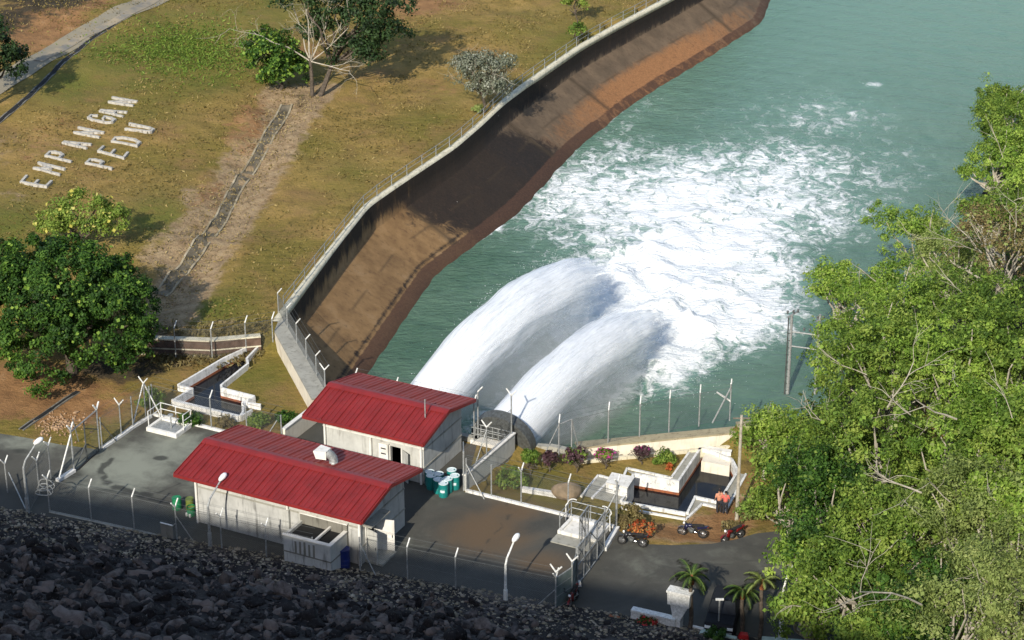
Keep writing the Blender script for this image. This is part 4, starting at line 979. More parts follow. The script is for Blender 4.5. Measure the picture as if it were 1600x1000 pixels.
for i, (p, q) in enumerate(zip(gp[:-1], gp[1:])):
    k = MB(); hh = 2.6
    for z_ in (.15, 1.4, hh): k.tube(p + [0, 0, z_], q + [0, 0, z_], .04, n=6)
    for s_ in (0, .5, 1): k.tube(p + (q - p) * s_ + [0, 0, .1], p + (q - p) * s_ + [0, 0, hh], .045, n=6)
    k.tube(p + [0, 0, .2], q + [0, 0, hh], .035); l = k.build('gate_leaf', M['galv'], gr); k = MB(); chainlink(k, p, q, 2.4, .15, .09); k.build('chain_link', M['wire'], l)
sw = P(905, 868); k = MB(); hh = 2.5; q = e1 + np.array([-.9, .9, 0.])
for z_ in (.2, hh): k.tube(q + [0, 0, z_], sw + [0, 0, z_], .045, n=6)
for s_ in (0, .35, .7, 1): k.tube(q + (sw - q) * s_ + [0, 0, .1], q + (sw - q) * s_ + [0, 0, hh], .04, n=6)
k.tube(q + [0, 0, .2], sw + [0, 0, hh], .035); l = k.build('swung_leaf', M['galv'], gr); k = MB(); chainlink(k, q, sw, 2.3, .2, .09); k.build('chain_link', M['wire'], l)
for s_, hh_ in ((.3, .3), (.95, .25)):
    k = MB(); c_ = gp[2] + [0, .1, 0]; k.hexa([c_ + [-.25 + .2 * s_, -.15, 0], c_ + [.25, -.1, 0], c_ + [.2, .2, 0], c_ + [-.2, .2, 0]], [c_ + [-.2, -.1, hh_], c_ + [.2, -.1, hh_], c_ + [.15, .15, hh_], c_ + [-.15, .15, hh_]]); k.build('footing', M['dirtywhite'], gr); break
sg2 = thing('sheet_gate', 'small gate of grey green sheet panels with cross rails next to the rock slope', 'gate', P(883, 950))
q0, q1, q2 = P(868, 955), P(893, 938), P(900, 915)
for p, q in ((q0, q1), (q1, q2)):
    k = MB(); k.wall(p, q, .04, p[2] + .1, p[2] + 2.1); pn = k.build('panel', M['palegrey'] if 'palegrey' in M else M['dconc'], sg2)
    k = MB()
    for z_ in (.15, .9, 1.55, 2.12): k.tube(p + [0, 0, z_], q + [0, 0, z_], .035, n=5)
    k.build('panel_rail', M['galv'], pn)
for p in (q0, q1, q2): post(sg2, p, 2.5, 'Y' if p is not q2 else 'n', V, .05)
# ------------------------------------------------------------------ street lamps
def lamp(px, py, h, dirv, label, arm_r=1.4, r=.07):
    p = T(px, py) ; o = thing('street_lamp', label, 'street lamp', p); d = np.array([dirv[0], dirv[1], 0.]); d /= np.linalg.norm(d)
    k = MB(); k.tube(p - [0, 0, .2], p + [0, 0, 1.1], r * 1.7, n=10); k.tube(p + [0, 0, 1.1], p + [0, 0, h * .72], r * 1.15, r, 8); k.build('pole', M['armw'] if px > 700 else M['galv'], o)
    a0_ = p + [0, 0, h * .72]; a1_ = a0_ + d * arm_r + [0, 0, h * .28]
    k = MB(); k.path([a0_, a0_ + d * arm_r * .18 + [0, 0, h * .1], a1_], r * .9, r * .7, 8); k.build('arm', M['armw'] if px > 700 else M['galv'], o)
    k = MB(); c = a1_ + d * .22 + [0, 0, .05]
    k.lathe(c - d * .34, [(.06, 0), (.13, .12), (.17, .35), (.15, .55), (.07, .68)], 12, tuple(d + np.array([0, 0, .25]))); k.build('lamp_head', M['lamp'], o, True)
lamp(44, 803, 4.3, (.75, .8), 'street lamp on a bent grey pole at the far left end of the yard', 1.0)
lamp(329, 858, 3.9, (.5, .85), 'street lamp in front of the larger pump house, leaning over its red roof', 1.3)
lamp(790, 948, 3.7, (.5, .85), 'white street lamp by the rock slope in the middle of the empty yard', .9)
lamp(1219, 998, 3.9, (.35, .5), 'white street lamp among the palms at the bottom right', .5)
lamp(1196, 632, 1.6, (.8, .4), 'short bent street lamp above the far end of the cream wall, half hidden by leaves', .5, .045)
po = P(1152, 815, -.0); o = thing('utility_pole', 'tall weathered pole on the bare soil beside the two people', 'pole', T(1151, 812))
k = MB(); q = T(1151, 812); k.tube(q - [0, 0, .3], q + [0, 0, 7.0], .12, .08, 10); k.build('pole', M['palebark'], o)
k = MB(); k.tube(q + np.array([-.5, 0, 6.8]), q + np.array([.5, 0, 6.8]), .05, n=6); k.build('crossarm', M['wood'], o)
# H-frame of the power line beyond the right bank
e = P(1232, 585, -2.4); o = thing('power_pole', 'twin pole power line frame with insulators standing at the water edge behind the trees', 'utility pole', e)
for dx in (0, 1.95):
    k = MB(); k.tube(e + [dx, 0.0, -1.5], e + [dx, 0, 4.6], .13, .10, 8); k.build('pole', M['galv'], o)
k = MB(); k.tube(e + [-.35, -.3, 4.5], e + [.45, .4, 4.65], .06, n=4); k.tube(e + [0, 0, 3.3], e + [2.0, 0, 3.0], .06, n=5); k.tube(e + [0, 0, 2.2], e + [2.0, 0, 1.9], .06, n=5); k.tube(e + [1.6, -.3, 4.2], e + [2.3, .3, 4.2], .05, n=4); k.build('crossarm', M['galv'], o)
for dx, dz in ((-.3, 4.75), (.1, 4.8), (.4, 4.85), (.9, 3.45), (1.3, 3.4), (1.65, 3.35), (1.8, 4.35), (2.2, 4.35)):
    k = MB(); k.lathe(e + np.array([dx, 0, dz - .1]), [(.05, 0), (.10, .05), (.05, .1), (.10, .16), (.04, .24)], 8); k.build('insulator', M['dsteel'], o)
k = MB()
for i in range(9): k.tube(e + [-.22, -.1, -1.2 + .55 * i], e + [.12, -.05, -1.2 + .55 * i], .03, n=4)
k.tube(e + [-.22, -.1, -1.5], e + [-.22, -.1, 4.4], .05, n=5); k.build('step_irons', M['dsteel'], o)
# ------------------------------------------------------------------ retaining walls round the tail bay
wl = thing('retaining_wall', 'white painted retaining wall with a broad grey top, leading from the bank to the smaller pump house', 'wall', P(455, 560))
wp = [P(429, 519, 1.2), P(441, 489, 1.2), W(-.45, 16.1, 1.2), P(487, 624, 1.2)]
k = MB(); k.prism(wp, -.4, 1.17); k.build('wall_face', M['cream'], wl)
k = MB(); k.prism([q + (np.mean(wp, 0) - q) * -.012 for q in wp], 1.172, 1.27); k.build('wall_top', M['conc'], wl)
k = MB(); k.wall(wp[1], wp[2], .3, -6, 1.16, 1); k.build('water_face', M['dconc'], wl)
wf = [wp[1] + (wp[2] - wp[1]) * s_ + np.array([-.25, -.1, .07]) for s_ in (0.0, .2, .4, .6, .8, .97)]
fence('chain link fence on the broad top of the white retaining wall', wf, 1.5, 'L', V, arms=['L'] * 5 + ['Y'], step=.11)
hw = thing('headwall', 'concrete headwall at the water side behind the smaller pump house, holding the outlets', 'wall', W(5, 16.1))
k = MB(); k.wall(W(-.4, 16.1), W(10.2, 16.1), .4, -7, .35, -1); k.wall(W(10.2, 16.12), W(10.4, 17.0), .4, -7, .35, -1); k.wall(W(10.4, 17.0), W(14.2, 18.3), .4, -7, -.3, -1); k.wall(W(14.2, 18.3), head[4], .4, -7, -.25, -1)
k.build('wall_face', M['conc'], hw)
sp = [W(1.5, 15.95, .35), W(4.5, 15.95, .35), W(7.5, 15.95, .35), W(10.1, 15.95, .35)]
fence('fence behind the smaller pump house, only its post tips showing over the roof', sp, 2.6, 'L', U, link=False)
cw = thing('retaining_wall', 'long cream rendered wall with a brown coping between the garden and the green water', 'wall', head[4].tolist() + [-.6])
c0, c1, c2 = head[4], head[5], head[6]
k = MB(); k.wall(c0, c1, .4, -7, .22, 1); k.wall(c1, c2, .4, -7, .6, 1); k.build('wall_face', M['cream'], cw)
k = MB(); k.wall(c0 - (c1 - c0) * .02, c1, .85, .223, .33); k.wall(c1, c2, .7, .603, .7); k.build('coping', M['browncope'], cw)
k = MB(); e_ = (c1 - c0) / np.linalg.norm(c1 - c0); n_ = np.array([e_[1], -e_[0]]); k.wall(c0 + n_ * .75, c1 + n_ * .75, .22, -1.0, -.38); k.build('footing_kerb', M['mossconc'], cw)
cf = [np.array([*P(x, y, .33)[:2], .33]) for x, y in [(873, 712), (893, 706), (950, 692), (999, 682), (1045, 673), (1092, 664), (1140, 655)]]
f7 = fence('chain link fence with grey posts on top of the cream wall', cf, 2.3, 'L', -V * .3 + U, arms=['L', 'n', 'L', 'L', 'L', 'L', 'Y'])
brace(f7, cf[0] + [0, 0, 2.2], P(846, 720, 0)); brace(f7, cf[1] + [0, 0, 2.2], P(905, 703, .3)); brace(f7, cf[0] + [0, 0, 2.2], cf[1] + [0, 0, 2.3]); brace(f7, P(1113, 661, .35), P(1140, 655, .35) + [0, 0, 2.3], .05); brace(f7, cf[-1] + [0, 0, 1.3], cf[-1] + [-.9, .1, 1.9], .06, M['armw'])
# low stone wall with pale rails at the edge of the left field
lw = thing('stone_wall', 'dark low retaining wall with pale ledges below the dry field, right of the big round tree', 'wall', P(235, 552))
q0, q1, q2 = P(222, 551), P(330, 555), P(408, 548)
k = MB(); k.wall(q0, q1, .4, -.2, 1.12); k.wall(q1, q2, .4, -.2, 1.12); k.build('wall_face', plain('dark_stone', (.085, .055, .04), (.15, .1, .075), 2.5, .95, .1, 0, .6), lw)
for z_, th_ in ((1.123, .55), (.42, .46), (-.02, .6)):
    k = MB(); k.wall(q0, q1, th_, z_, z_ + .09); k.wall(q1, q2, th_, z_, z_ + .09); k.build('ledge', M['mossconc'], lw)
lwf = [T(x, y) for x, y in [(215, 556), (275, 560), (332, 562), (385, 552), (427, 546)]]
fence('fence with white tipped posts in front of the dark low wall', lwf, 2.3, 'L', U)
# ramp walls beside the smaller pump house
rw = thing('ramp_wall', 'grey concrete ramp wall with a pale coping between the teal drums and the outlet hood', 'wall', W(12.4, 10.3))
k = MB(); k.wall(W(12.35, 10.35), W(12.55, 16.6), .22, (-1.4, -2.2), 1.05); k.build('wall_face', M['wall'], rw)
k = MB(); k.wall(W(12.35, 10.33), W(12.55, 16.65), .3, 1.053, 1.13); k.build('coping', M['white'], rw)
k = MB(); k.wall(W(12.48, 10.4), W(12.68, 16.55), .03, (-.1, -.35), (.0, -.25)); k.build('joint_band', M['dconc'], rw)
rl = thing('walkway', 'concrete walkway slab with double railing above the outlet hood', 'walkway', W(11.2, 16.6))
k = MB(); k.sbox(9.85, 12.4, 15.9, 16.6, .05, .3); k.build('slab', M['white'], rl)
k = MB()
for a_ in np.linspace(9.9, 12.35, 7): k.tube(W(a_, 16.5, .3), W(a_, 16.5, 1.2), .03, n=5)
for z_ in (.75, 1.18): k.tube(W(9.9, 16.5, z_), W(12.35, 16.5, z_), .03, n=5); k.tube(W(9.9, 16.0, z_), W(12.35, 16.0, z_), .03, n=5)
k.build('railing', M['galv'], rl)
rf = thing('pipe_fence', 'tall posts and slanting pipes on the ramp wall in front of the outlet hood', 'fence', W(12.4, 12))
post(rf, W(12.45, 13.1, 1.1), 2.0, 'Y', V); post(rf, W(12.5, 16.4, 1.1), 2.7, 'Y', V, .05); post(rf, W(10.2, 16.3, .3), 3.3, 'L', V, .05)
brace(rf, W(12.45, 13.1, 2.9), W(12.4, 11.6, 1.1)); post(rf, W(12.3, 10.35), 2.7, 'n', V, .06); brace(rf, W(12.3, 10.35, 2.6), W(11.1, 12.6, 2.0), .045); brace(rf, W(12.3, 10.4, 1.6), W(12.4, 11.6, 1.1))
k = MB(); chainlink(k, W(12.4, 10.4, 1.1), W(12.5, 16.4, 1.1), 1.7); k.build('chain_link', M['wire'], rf)
sw_ = thing('side_wall', 'low pale wall running back from the yard along the left side of the smaller pump house', 'wall', W(-.5, 10.3))
k = MB(); k.wall(W(-.5, 10.4), W(-.45, 15.9), .2, -.1, 1.2); k.build('wall_face', M['cream'], sw_); k = MB(); k.wall(W(-.5, 10.38), W(-.45, 15.9), .28, 1.203, 1.28); k.build('coping', M['white'], sw_)
# ------------------------------------------------------------------ weir basins
def basin(label, hole, zr, zw, floor, walls, kerbs, extra=None):
    r = thing('weir_basin', label, 'basin', P(*hole[0], zr)); hp = [P(x, y, zr)[:2] for x, y in hole]
    k = MB(); k.add([(*q, zw) for q in hp], [tuple(range(len(hp)))]); k.build('basin_water', M['darkwater'], r)
    n = len(hp); ar = sum(hp[i][0] * hp[(i + 1) % n][1] - hp[(i + 1) % n][0] * hp[i][1] for i in range(n)); sg_ = 1 if ar < 0 else -1
    k = MB()
    for i in range(n): k.wall(hp[i], hp[(i + 1) % n], .15, zw - .6, zr + walls[0] + .002 * (i % 3), -sg_)
    k.build('basin_wall', M['dirtywhite'], r)
    k = MB()
    for i in range(n): 
        p, q = hp[i], hp[(i + 1) % n]; c = np.mean(hp, 0)
        k.wall(p, q, .02, zw - .1, zw + .16, sg_)
    k.build('tide_line', M['rust'], r)
    for pl in kerbs:
        k = MB(); ps = [P(x, y, zr) for x, y in pl]
        for p, q in zip(ps[:-1], ps[1:]): k.wall(p, q, .14, zr - .5, zr + walls[1])
        k.build('basin_kerb', M['dirtywhite'], r)
    if floor:
        for fl in floor: k = MB(); k.add([(*P(x, y, zr)[:2], zr + .05) for x, y in fl], [tuple(range(len(fl)))]); k.build('walkway_floor', M['conc'], r)
    return r
basin('angular concrete basin of dark water left of the smaller pump house', basL, .1, -.32, None, (.32, .3), [[(269, 630), (322, 643), (376, 656), (394, 646)], [(378, 634), (408, 638)]])
basin('white walled basin of dark water in the garden below the cream wall', basR, -.6, -1.35, [[(908, 775), (935, 746), (970, 754), (985, 756), (984, 772), (974, 790)], [(979, 736), (1048, 750), (1079, 707), (1096, 705), (1061, 757), (991, 745)], [(1072, 805), (1085, 779), (1121, 787), (1118, 793), (1097, 790), (1073, 812)], [(1123, 787), (1151, 740), (1163, 742), (1136, 797)]],
      (.22, .12), [[(908, 777), (935, 744), (971, 754), (980, 733), (1049, 748), (1080, 704)], [(925, 780), (948, 757)], [(970, 795), (1072, 813), (1097, 789), (1119, 794)], [(1134, 800), (1166, 742)]])
wb = thing('weir_block', 'white concrete block rising at the left end of the garden basin', 'block', P(965, 770, -.6))
k = MB(); k.prism([P(x, y, .15) for x, y in [(947, 754), (980, 762), (991, 746), (957, 739)]], -1.5, .15); k.build('block', M['dirtywhite'], wb)
k = MB(); k.prism([P(x, y, .2) for x, y in [(946, 754), (981, 762), (992, 745), (956, 738)]], .152, .21); k.build('cap', M['white'], wb)
wc = thing('weir_chute', 'short cream spillway slab at the back right of the garden basin', 'spillway', P(1115, 710, -.6))
k = MB(); k.prism([P(x, y, -.5) for x, y in [(1096, 718), (1140, 726), (1146, 706), (1105, 700)]], -1.6, -.62); k.build('slab', M['cream'], wc)
k = MB(); k.prism([P(x, y, -.5) for x, y in [(1096, 704), (1142, 711), (1144, 706), (1100, 699)]], -.618, -.35); k.build('upstand', M['white'], wc)
# ------------------------------------------------------------------ outlet hoods and jets
def ellipse_hood(Cn, label):
    dv = np.array([*(U * math.cos(rad(14))), math.sin(rad(14))]); o = thing('outlet_hood', label, 'outlet hood', Cn)
    k = MB(); R = 2.0
    k.lathe(Cn, [(R, 0), (R + .12, .02), (R + .12, .75), (R - .04, .75), (R - .04, .12)], 40, tuple(dv)); k.build('hood_ring', M['dsteel'], o, False)
    k = MB(); k.lathe(Cn - dv * .0, [(R - .1, .09), (R - .1, .16)], 40, tuple(dv)); k.build('back_plate', plain('grey_green_plate', (.10, .105, .09), (.15, .15, .125), 1.4, .8, .2), o)
    k = MB(); sx = Vector(dv).orthogonal().normalized()
    for a in (20, 75, 130): 
        q = Vector(dv).cross(sx); e = sx * math.cos(rad(a)) + q * math.sin(rad(a)); k.tube(Vector(Cn) + e * (R - .15) + Vector(dv) * .05, Vector(Cn) - e * (R - .15) + Vector(dv) * .05, .05, n=5)
    k.build('stiffener', M['dsteel'], o)
    k = MB(); k.lathe(Cn, [(.3, -.1), (.34, .0), (.3, .06)], 16, tuple(dv)); k.build('hub', M['galv'], o)
    return o
JC2 = P(783, 693, -.25); JC1 = JC2 - np.array([*(V * 6.3), 0])
ellipse_hood(JC2, 'big dark round outlet hood from which the nearer water jet springs')
ellipse_hood(JC1, 'round outlet hood of the farther water jet, mostly hidden behind the smaller pump house')
k = MB(); q = P(826, 697, -.3); k.blob(q + [0, 0, .3], .42, 2, .15, 3, (1, .7, 1.2)); tag(k.build('tarpaulin', M['blue']), 'dark blue wrapped bundle at the right foot of the outlet hood', 'tarpaulin')
def jet(O, az, L, hh, r0, r1, label, seed, drape):
    rj = thing('water_jet', label, 'water jet', O); d = np.array([math.sin(az), math.cos(az), 0.]); zl = WATER - .4
    nt_, na = 120, 72; ts = np.linspace(0, 1.22, nt_)
    cen = O + d * (ts * L)[:, None]; cen[:, 2] = O[2] + 4 * hh * ts * (1 - ts) + (zl - O[2]) * ts
    tg = np.gradient(cen, axis=0); tg /= np.linalg.norm(tg, axis=1)[:, None]; sv = np.array([d[1], -d[0], 0.]); up = np.cross(np.broadcast_to(sv, tg.shape), tg)
    for ly, (sc_, dm, dr_, part) in enumerate([(1.0, 1.0, drape * .30, 'water_core'), (.80, 1.0, drape * .22, 'inner_water'), (1.10, .42, drape * .75, 'spray_veil'), (1.10, 1., drape * 1.6, 'mist')]):
        th = np.linspace(-math.pi * .5, math.pi * 1.5, na); c, s = np.cos(th), np.sin(th)
        r = (r0 + (r1 - r0) * ts ** 1.1)[:, None] * (1 + (sc_ - 1) * sstep(0, .25, ts))[:, None]
        low = np.clip(-s + .15 * c, 0, 1)[None, :]
        grow = 1 + dr_ * low * (np.sin(np.clip(ts * 1.15, 0, 1) * math.pi * .5) ** 1.1)[:, None]
        if part == 'mist': r = r * (1 - sstep(.46, .90, ts) * .97)[:, None]
        else: r = r * (1 - sstep(.70, 1.1, ts) * .7)[:, None]
        nz = fbm(ts[:, None] * 8 + seed + ly * 7, th[None, :] * 1.6 + 20, 3) - .44
        rr_ = r * (1 + nz * (.05 + .38 * ts[:, None]))
        vx = cen[:, None, :] + sv * (c[None, :] * rr_)[..., None] + up[:, None, :] * (s[None, :] * rr_)[..., None]
        drop = (grow - 1) * r; vx[..., 2] -= drop; vx += sv * (drop * .4)[..., None]
        vx[..., 2] = np.maximum(vx[..., 2], WATER - .2 - .02 * np.arange(na)[None, :] / na)
        side = .5 + .5 * np.cos(th - rad(112)); dens = (.06 + 1.42 * side ** 1.25)[None, :] * np.ones((nt_, 1))
        dens = dens * dm * (1 - sstep(.52, .92, ts))[:, None] + .35 * (1 - sstep(0, .25, ts))[:, None] * (ly < 2)
        hang = np.clip(drop / (dr_ * r + .01), 0, 1); dens = dens * (1 - .45 * hang) - .04 * hang * (ly > 1)
        i = np.arange(nt_ * na).reshape(nt_, na); F = np.stack([i[:-1, :-1], i[:-1, 1:], i[1:, 1:], i[1:, :-1]], -1).reshape(-1, 4)
        uv = np.stack([np.broadcast_to(ts[:, None] * 4 + ly * 3.3, (nt_, na)), np.broadcast_to(th[None, :] / (2 * math.pi) * 2 + ly * .37, (nt_, na))], -1).reshape(-1, 2)
        if part == 'mist':                       # closed hull of fine spray, a real volume
            keep = vx[: int(nt_ * .74)]; mt_ = len(keep); keep = keep[::3, ::3]; a_, b_ = keep.shape[:2]; ii = np.arange(a_ * b_).reshape(a_, b_)
            k = MB(); k.add(keep.reshape(-1, 3), [tuple(q) for q in np.stack([ii[:-1, :-1], ii[:-1, 1:], ii[1:, 1:], ii[1:, :-1]], -1).reshape(-1, 4)] + [tuple(ii[0][::-1]), tuple(ii[-1])] + [(ii[q, -1], ii[q, 0], ii[q + 1, 0], ii[q + 1, -1]) for q in range(a_ - 1)])
            k.f = [q[::-1] for q in k.f]; o_ = k.build(part, M['mist'], rj, True); continue
        npmesh(part, vx.reshape(-1, 3), F, M['jet'], rj, dict(dens=dens.ravel()), True, uv)
    # droplets thrown off round the jet and boiling where it strikes the water
    r_ = np.random.default_rng(seed); n = 4200; t = r_.beta(2.6, 1.3, n); th = r_.uniform(0, 2 * math.pi, n); jj = np.clip((t / 1.22 * (nt_ - 1)).astype(int), 0, nt_ - 1)
    rr_ = (r0 + (r1 - r0) * t) * (1.0 + np.abs(r_.normal(0, .22, n))); q = cen[jj] + sv * (np.cos(th) * rr_)[:, None] + up[jj] * (np.sin(th) * rr_)[:, None]
    fall = r_.random(n) ** 1.5 * drape * 1.6 * (np.sin(th) < .2); q[:, 2] -= fall; q += sv * (fall * .35)[:, None]; q[:, 2] = np.maximum(q[:, 2], WATER + .05)
    n2 = 5200; e = cen[int(nt_ * .72)] + np.array([r_.normal(0, 1, n2) * 2.6, r_.normal(0, 1, n2) * 4.6, np.zeros(n2)]).T; e[:, 2] = WATER + .1 + np.abs(r_.normal(0, .8, n2)) ; q = np.concatenate([q, e])
    o = scatter_rocks('flying_spray', q, .014 + .03 * r_.random(len(q)) ** 3, M['drops'], r_, [(np.array([[1, 0, -.7], [-1, 0, -.7], [0, 1, .7], [0, -1, .7]]) * .8, np.array([[0, 2, 1], [0, 1, 3], [0, 3, 2], [1, 2, 3]]))], rj)
    o['kind'] = 'stuff'
    return cen
JAZ = rad(25.2)
jet(JC1 + np.array([*(U * .3), .05]), rad(26.2), 34, 3.1, 1.75, 2.5, 'farther and longer white water jet arcing from behind the smaller pump house', 4, 1.5)
jet(JC2 + np.array([*(U * .3), .05]), rad(25.8), 29, 1.7, 1.72, 2.3, 'nearer white water jet arcing out of the dark round hood', 9, 1.3)
# ------------------------------------------------------------------ letters laid out on the field
GL = {'E': [(0, 0, 0, 1), (0, 1, 1, 1), (0, .5, .8, .5), (0, 0, 1, 0)], 'M': [(0, 0, 0, 1), (0, 1, .5, .45), (.5, .45, 1, 1), (1, 1, 1, 0)], 'P': [(0, 0, 0, 1), (0, 1, .8, 1), (.8, 1, 1, .85), (1, .85, 1, .62), (1, .62, .8, .48), (.8, .48, 0, .48)],
      'A': [(0, 0, .38, 1), (.38, 1, .62, 1), (.62, 1, 1, 0), (.2, .4, .8, .4)], 'N': [(0, 0, 0, 1), (0, 1, 1, 0), (1, 0, 1, 1)], 'G': [(1, .8, .8, 1), (.8, 1, .2, 1), (.2, 1, 0, .8), (0, .8, 0, .2), (0, .2, .2, 0), (.2, 0, .8, 0), (.8, 0, 1, .2), (1, .2, 1, .45), (1, .45, .6, .45)],
      'D': [(0, 0, 0, 1), (0, 1, .7, 1), (.7, 1, 1, .75), (1, .75, 1, .25), (1, .25, .7, 0), (.7, 0, 0, 0)], 'U': [(0, 1, 0, .2), (0, .2, .2, 0), (.2, 0, .8, 0), (.8, 0, 1, .2), (1, .2, 1, 1)]}
rowd = (P(190, 162, 2.2) - P(57, 287, 2.2))[:2]; rowd /= np.linalg.norm(rowd); upd = np.array([-rowd[1], rowd[0]])
upd = (P(36, 281, 2.2) - P(81, 290, 2.2))[:2]; upd /= np.linalg.norm(upd)
def letter(ch, px, py, label, hgt_=2.45, wid=1.0):
    c = T(px, py); r = thing('concrete_letter', label, 'letter', c, 'concrete letters on the field'); k = MB()
    for i, (x0, y0, x1, y1) in enumerate(GL[ch]):
        f = lambda x, y: c[:2] + rowd * (x - .5) * wid + upd * (y - .5) * hgt_
        p, q = f(x0, y0), f(x1, y1); e = (q - p) / np.linalg.norm(q - p) * .11
        zp, zq = h1(*p), h1(*q); k.wall(p - e, q + e, .21, (zp - .3, zq - .3), (zp + .19 + .004 * i, zq + .19 + .004 * i))
    k.build('stroke', M['letter'], r)
nm = ['first', 'second', 'third', 'fourth', 'fifth', 'sixth', 'seventh', 'eighth']
for i, (ch, x, y) in enumerate([('E', 57, 287), ('M', 77, 265), ('P', 95, 246), ('A', 119, 228), ('N', 139, 209), ('G', 159, 188), ('A', 176, 177), ('N', 192, 161)]):
    letter(ch, x, y, f'weathered white concrete letter {ch}, {nm[i]} from the near end of the longer word', 2.45, 1.05 if i < 6 else .95)
for i, (ch, x, y) in enumerate([('P', 158, 257), ('E', 177, 239), ('D', 198, 222), ('U', 219, 202)]):
    letter(ch, x, y, f'weathered white concrete letter {ch}, {nm[i]} from the near end of the shorter word')
# ------------------------------------------------------------------ leaves, trunks, twigs
def leaves(name, cen, size, m, r, parent=None, outward=None, clumptint=None, aspect=.55, droop=0.0, tri=False):
    n = len(cen); nrm_ = r.normal(size=(n, 3)) * .75 + np.array([0, 0, .35])
    if outward is not None: nrm_ = nrm_ + outward * 1.0
    nrm_ /= np.linalg.norm(nrm_, axis=1)[:, None]
    t = r.normal(size=(n, 3)); t -= (t * nrm_).sum(1)[:, None] * nrm_; t /= np.linalg.norm(t, axis=1)[:, None]; b = np.cross(nrm_, t)
    s = size * r.uniform(.6, 1.35, n) if np.isscalar(size) else size
    L = t * s[:, None] * .5; Wd = b * (s * aspect * .5)[:, None]; bend = nrm_ * (s * .12)[:, None]
    vs = np.stack([cen - L, cen + Wd - L * .1 + bend, cen + L, cen - Wd - L * .1 + bend], 1).reshape(-1, 3)
    F = np.arange(n * 4).reshape(n, 4)
    tint = np.clip((clumptint if clumptint is not None else .5) + r.normal(0, .16, n), 0, 1)
    return npmesh(name, vs, F, m, parent, dict(tint=np.repeat(tint, 4)))
def crown_points(ells, nclump, per, cr, r, low=-.45, inner=.22):
    ells = np.array(ells, float); wt = ells[:, 3] ** 2; wt /= wt.sum(); cs, out = [], []
    e = r.choice(len(ells), nclump, p=wt); d = r.normal(size=(nclump, 3)); d /= np.linalg.norm(d, axis=1)[:, None]; d[:, 2] = np.where(d[:, 2] < low, -d[:, 2] * .6, d[:, 2]); d /= np.linalg.norm(d, axis=1)[:, None]
    rr_ = 1 - inner * 2 * r.random(nclump) ** 2; bump_ = 1 + .22 * np.sin(d[:, 0] * 5 + e) * np.cos(d[:, 1] * 4 + 2 * e)
    c = ells[e, :3] + d * np.stack([ells[e, 3], ells[e, 3], ells[e, 4]], 1) * (rr_ * bump_)[:, None]
    k = np.repeat(np.arange(nclump), per); crs = cr * r.uniform(.6, 1.3, nclump)
    q = r.normal(size=(len(k), 3)); q /= np.linalg.norm(q, axis=1)[:, None]; q2 = q * (r.random(len(k)) ** .45)[:, None]
    pts = c[k] + q2 * crs[k][:, None] * np.array([1, 1, .8])
    out = q * .75 + d[k] * .7
    ct = np.clip(r.normal(.46, .22, nclump) + r.uniform(-.12, .12), .03, .97)[k]
    return pts, out, ct, c
def limbs(mb, base, targets, r0, rr_, wob=.25):
    base = np.array(base, float)
    for tg_ in targets:
        tg_ = np.array(tg_, float); pts = []
        for s_ in np.linspace(0, 1, 5):
            q = base + (tg_ - base) * s_; q[2] = base[2] + (tg_[2] - base[2]) * s_ ** .8
            pts.append(q + (np.array([rr_.normal(0, wob), rr_.normal(0, wob), rr_.normal(0, wob * .5)]) if 0 < s_ < 1 else 0))
        mb.path(pts, r0, r0 * .25, 5)
def tree(name, label, cat, base, ells, m, r_=1, nclump=90, per=55, cr=.6, leaf=.26, tr=.22, bark='bark', group=None, extra=None, low=-.45, aspect=.55, trunk=True, inner=.22):
    rr_ = np.random.default_rng(r_ * 13 + 5); base = np.array(base, float); o = thing(name, label, cat, base, group)
    pts, out, ct, c = crown_points(ells, nclump, per, cr, rr_, low, inner)
    if trunk:
        k = MB(); E_ = np.array(ells, float); top = E_[:, :3].mean(0); fork = base + (top - base) * .42 + [rr_.normal(0, .15), rr_.normal(0, .15), 0]
        k.path([base - [0, 0, .4], base + (fork - base) * .5 + [.08, 0, 0], fork], tr, tr * .7, 7)
        tg_ = [E_[i, :3] + [0, 0, E_[i, 4] * .1] for i in range(len(E_))] + [c[i] for i in rr_.choice(len(c), min(9, len(c)), replace=False)]
        limbs(k, fork, tg_, tr * .5, rr_); k.build('trunk', M[bark], o)
    leaves('crown', pts, leaf, M[m], rr_, o, out, ct, aspect)
    if extra:                                  # flowers or young shoots on the outside
        em, n, sz = extra; idx = rr_.choice(len(pts), n); leaves('blossom', pts[idx] + out[idx] * cr * .25, sz, M[em], rr_, o, out[idx], None, .9)
    return o
def twig(mb, p, d, ln, r0, depth, rr_, spread=.55):
    p = np.array(p, float); d = np.array(d, float) / np.linalg.norm(d); pts = [p]
    for i in range(4):
        d = d + rr_.normal(0, .16, 3); d /= np.linalg.norm(d); pts.append(pts[-1] + d * ln / 4)
    mb.path(pts, r0, r0 * .45, 4 if depth < 2 else 5)
    if depth > 0:
        for i in range(3 if depth > 1 else 4):
            e = d + rr_.normal(0, spread, 3) + [0, 0, .12]; twig(mb, pts[2 + i % 3], e, ln * rr_.uniform(.45, .72), r0 * .5, depth - 1, rr_, spread)
def A(px, py, zab):                              # point seen at that pixel, zab above the terrain
    d = ray(px, py); o = np.array([0, 0, CAMH]); ts = np.arange(60, 420, .4); q = o + ts[:, None] * d
    j = int(np.argmax(q[:, 2] < hgt(q[:, :2]) + zab)); return q[j]
def ball(c, r, k=.8): return [c[0], c[1], c[2], r, r * k]
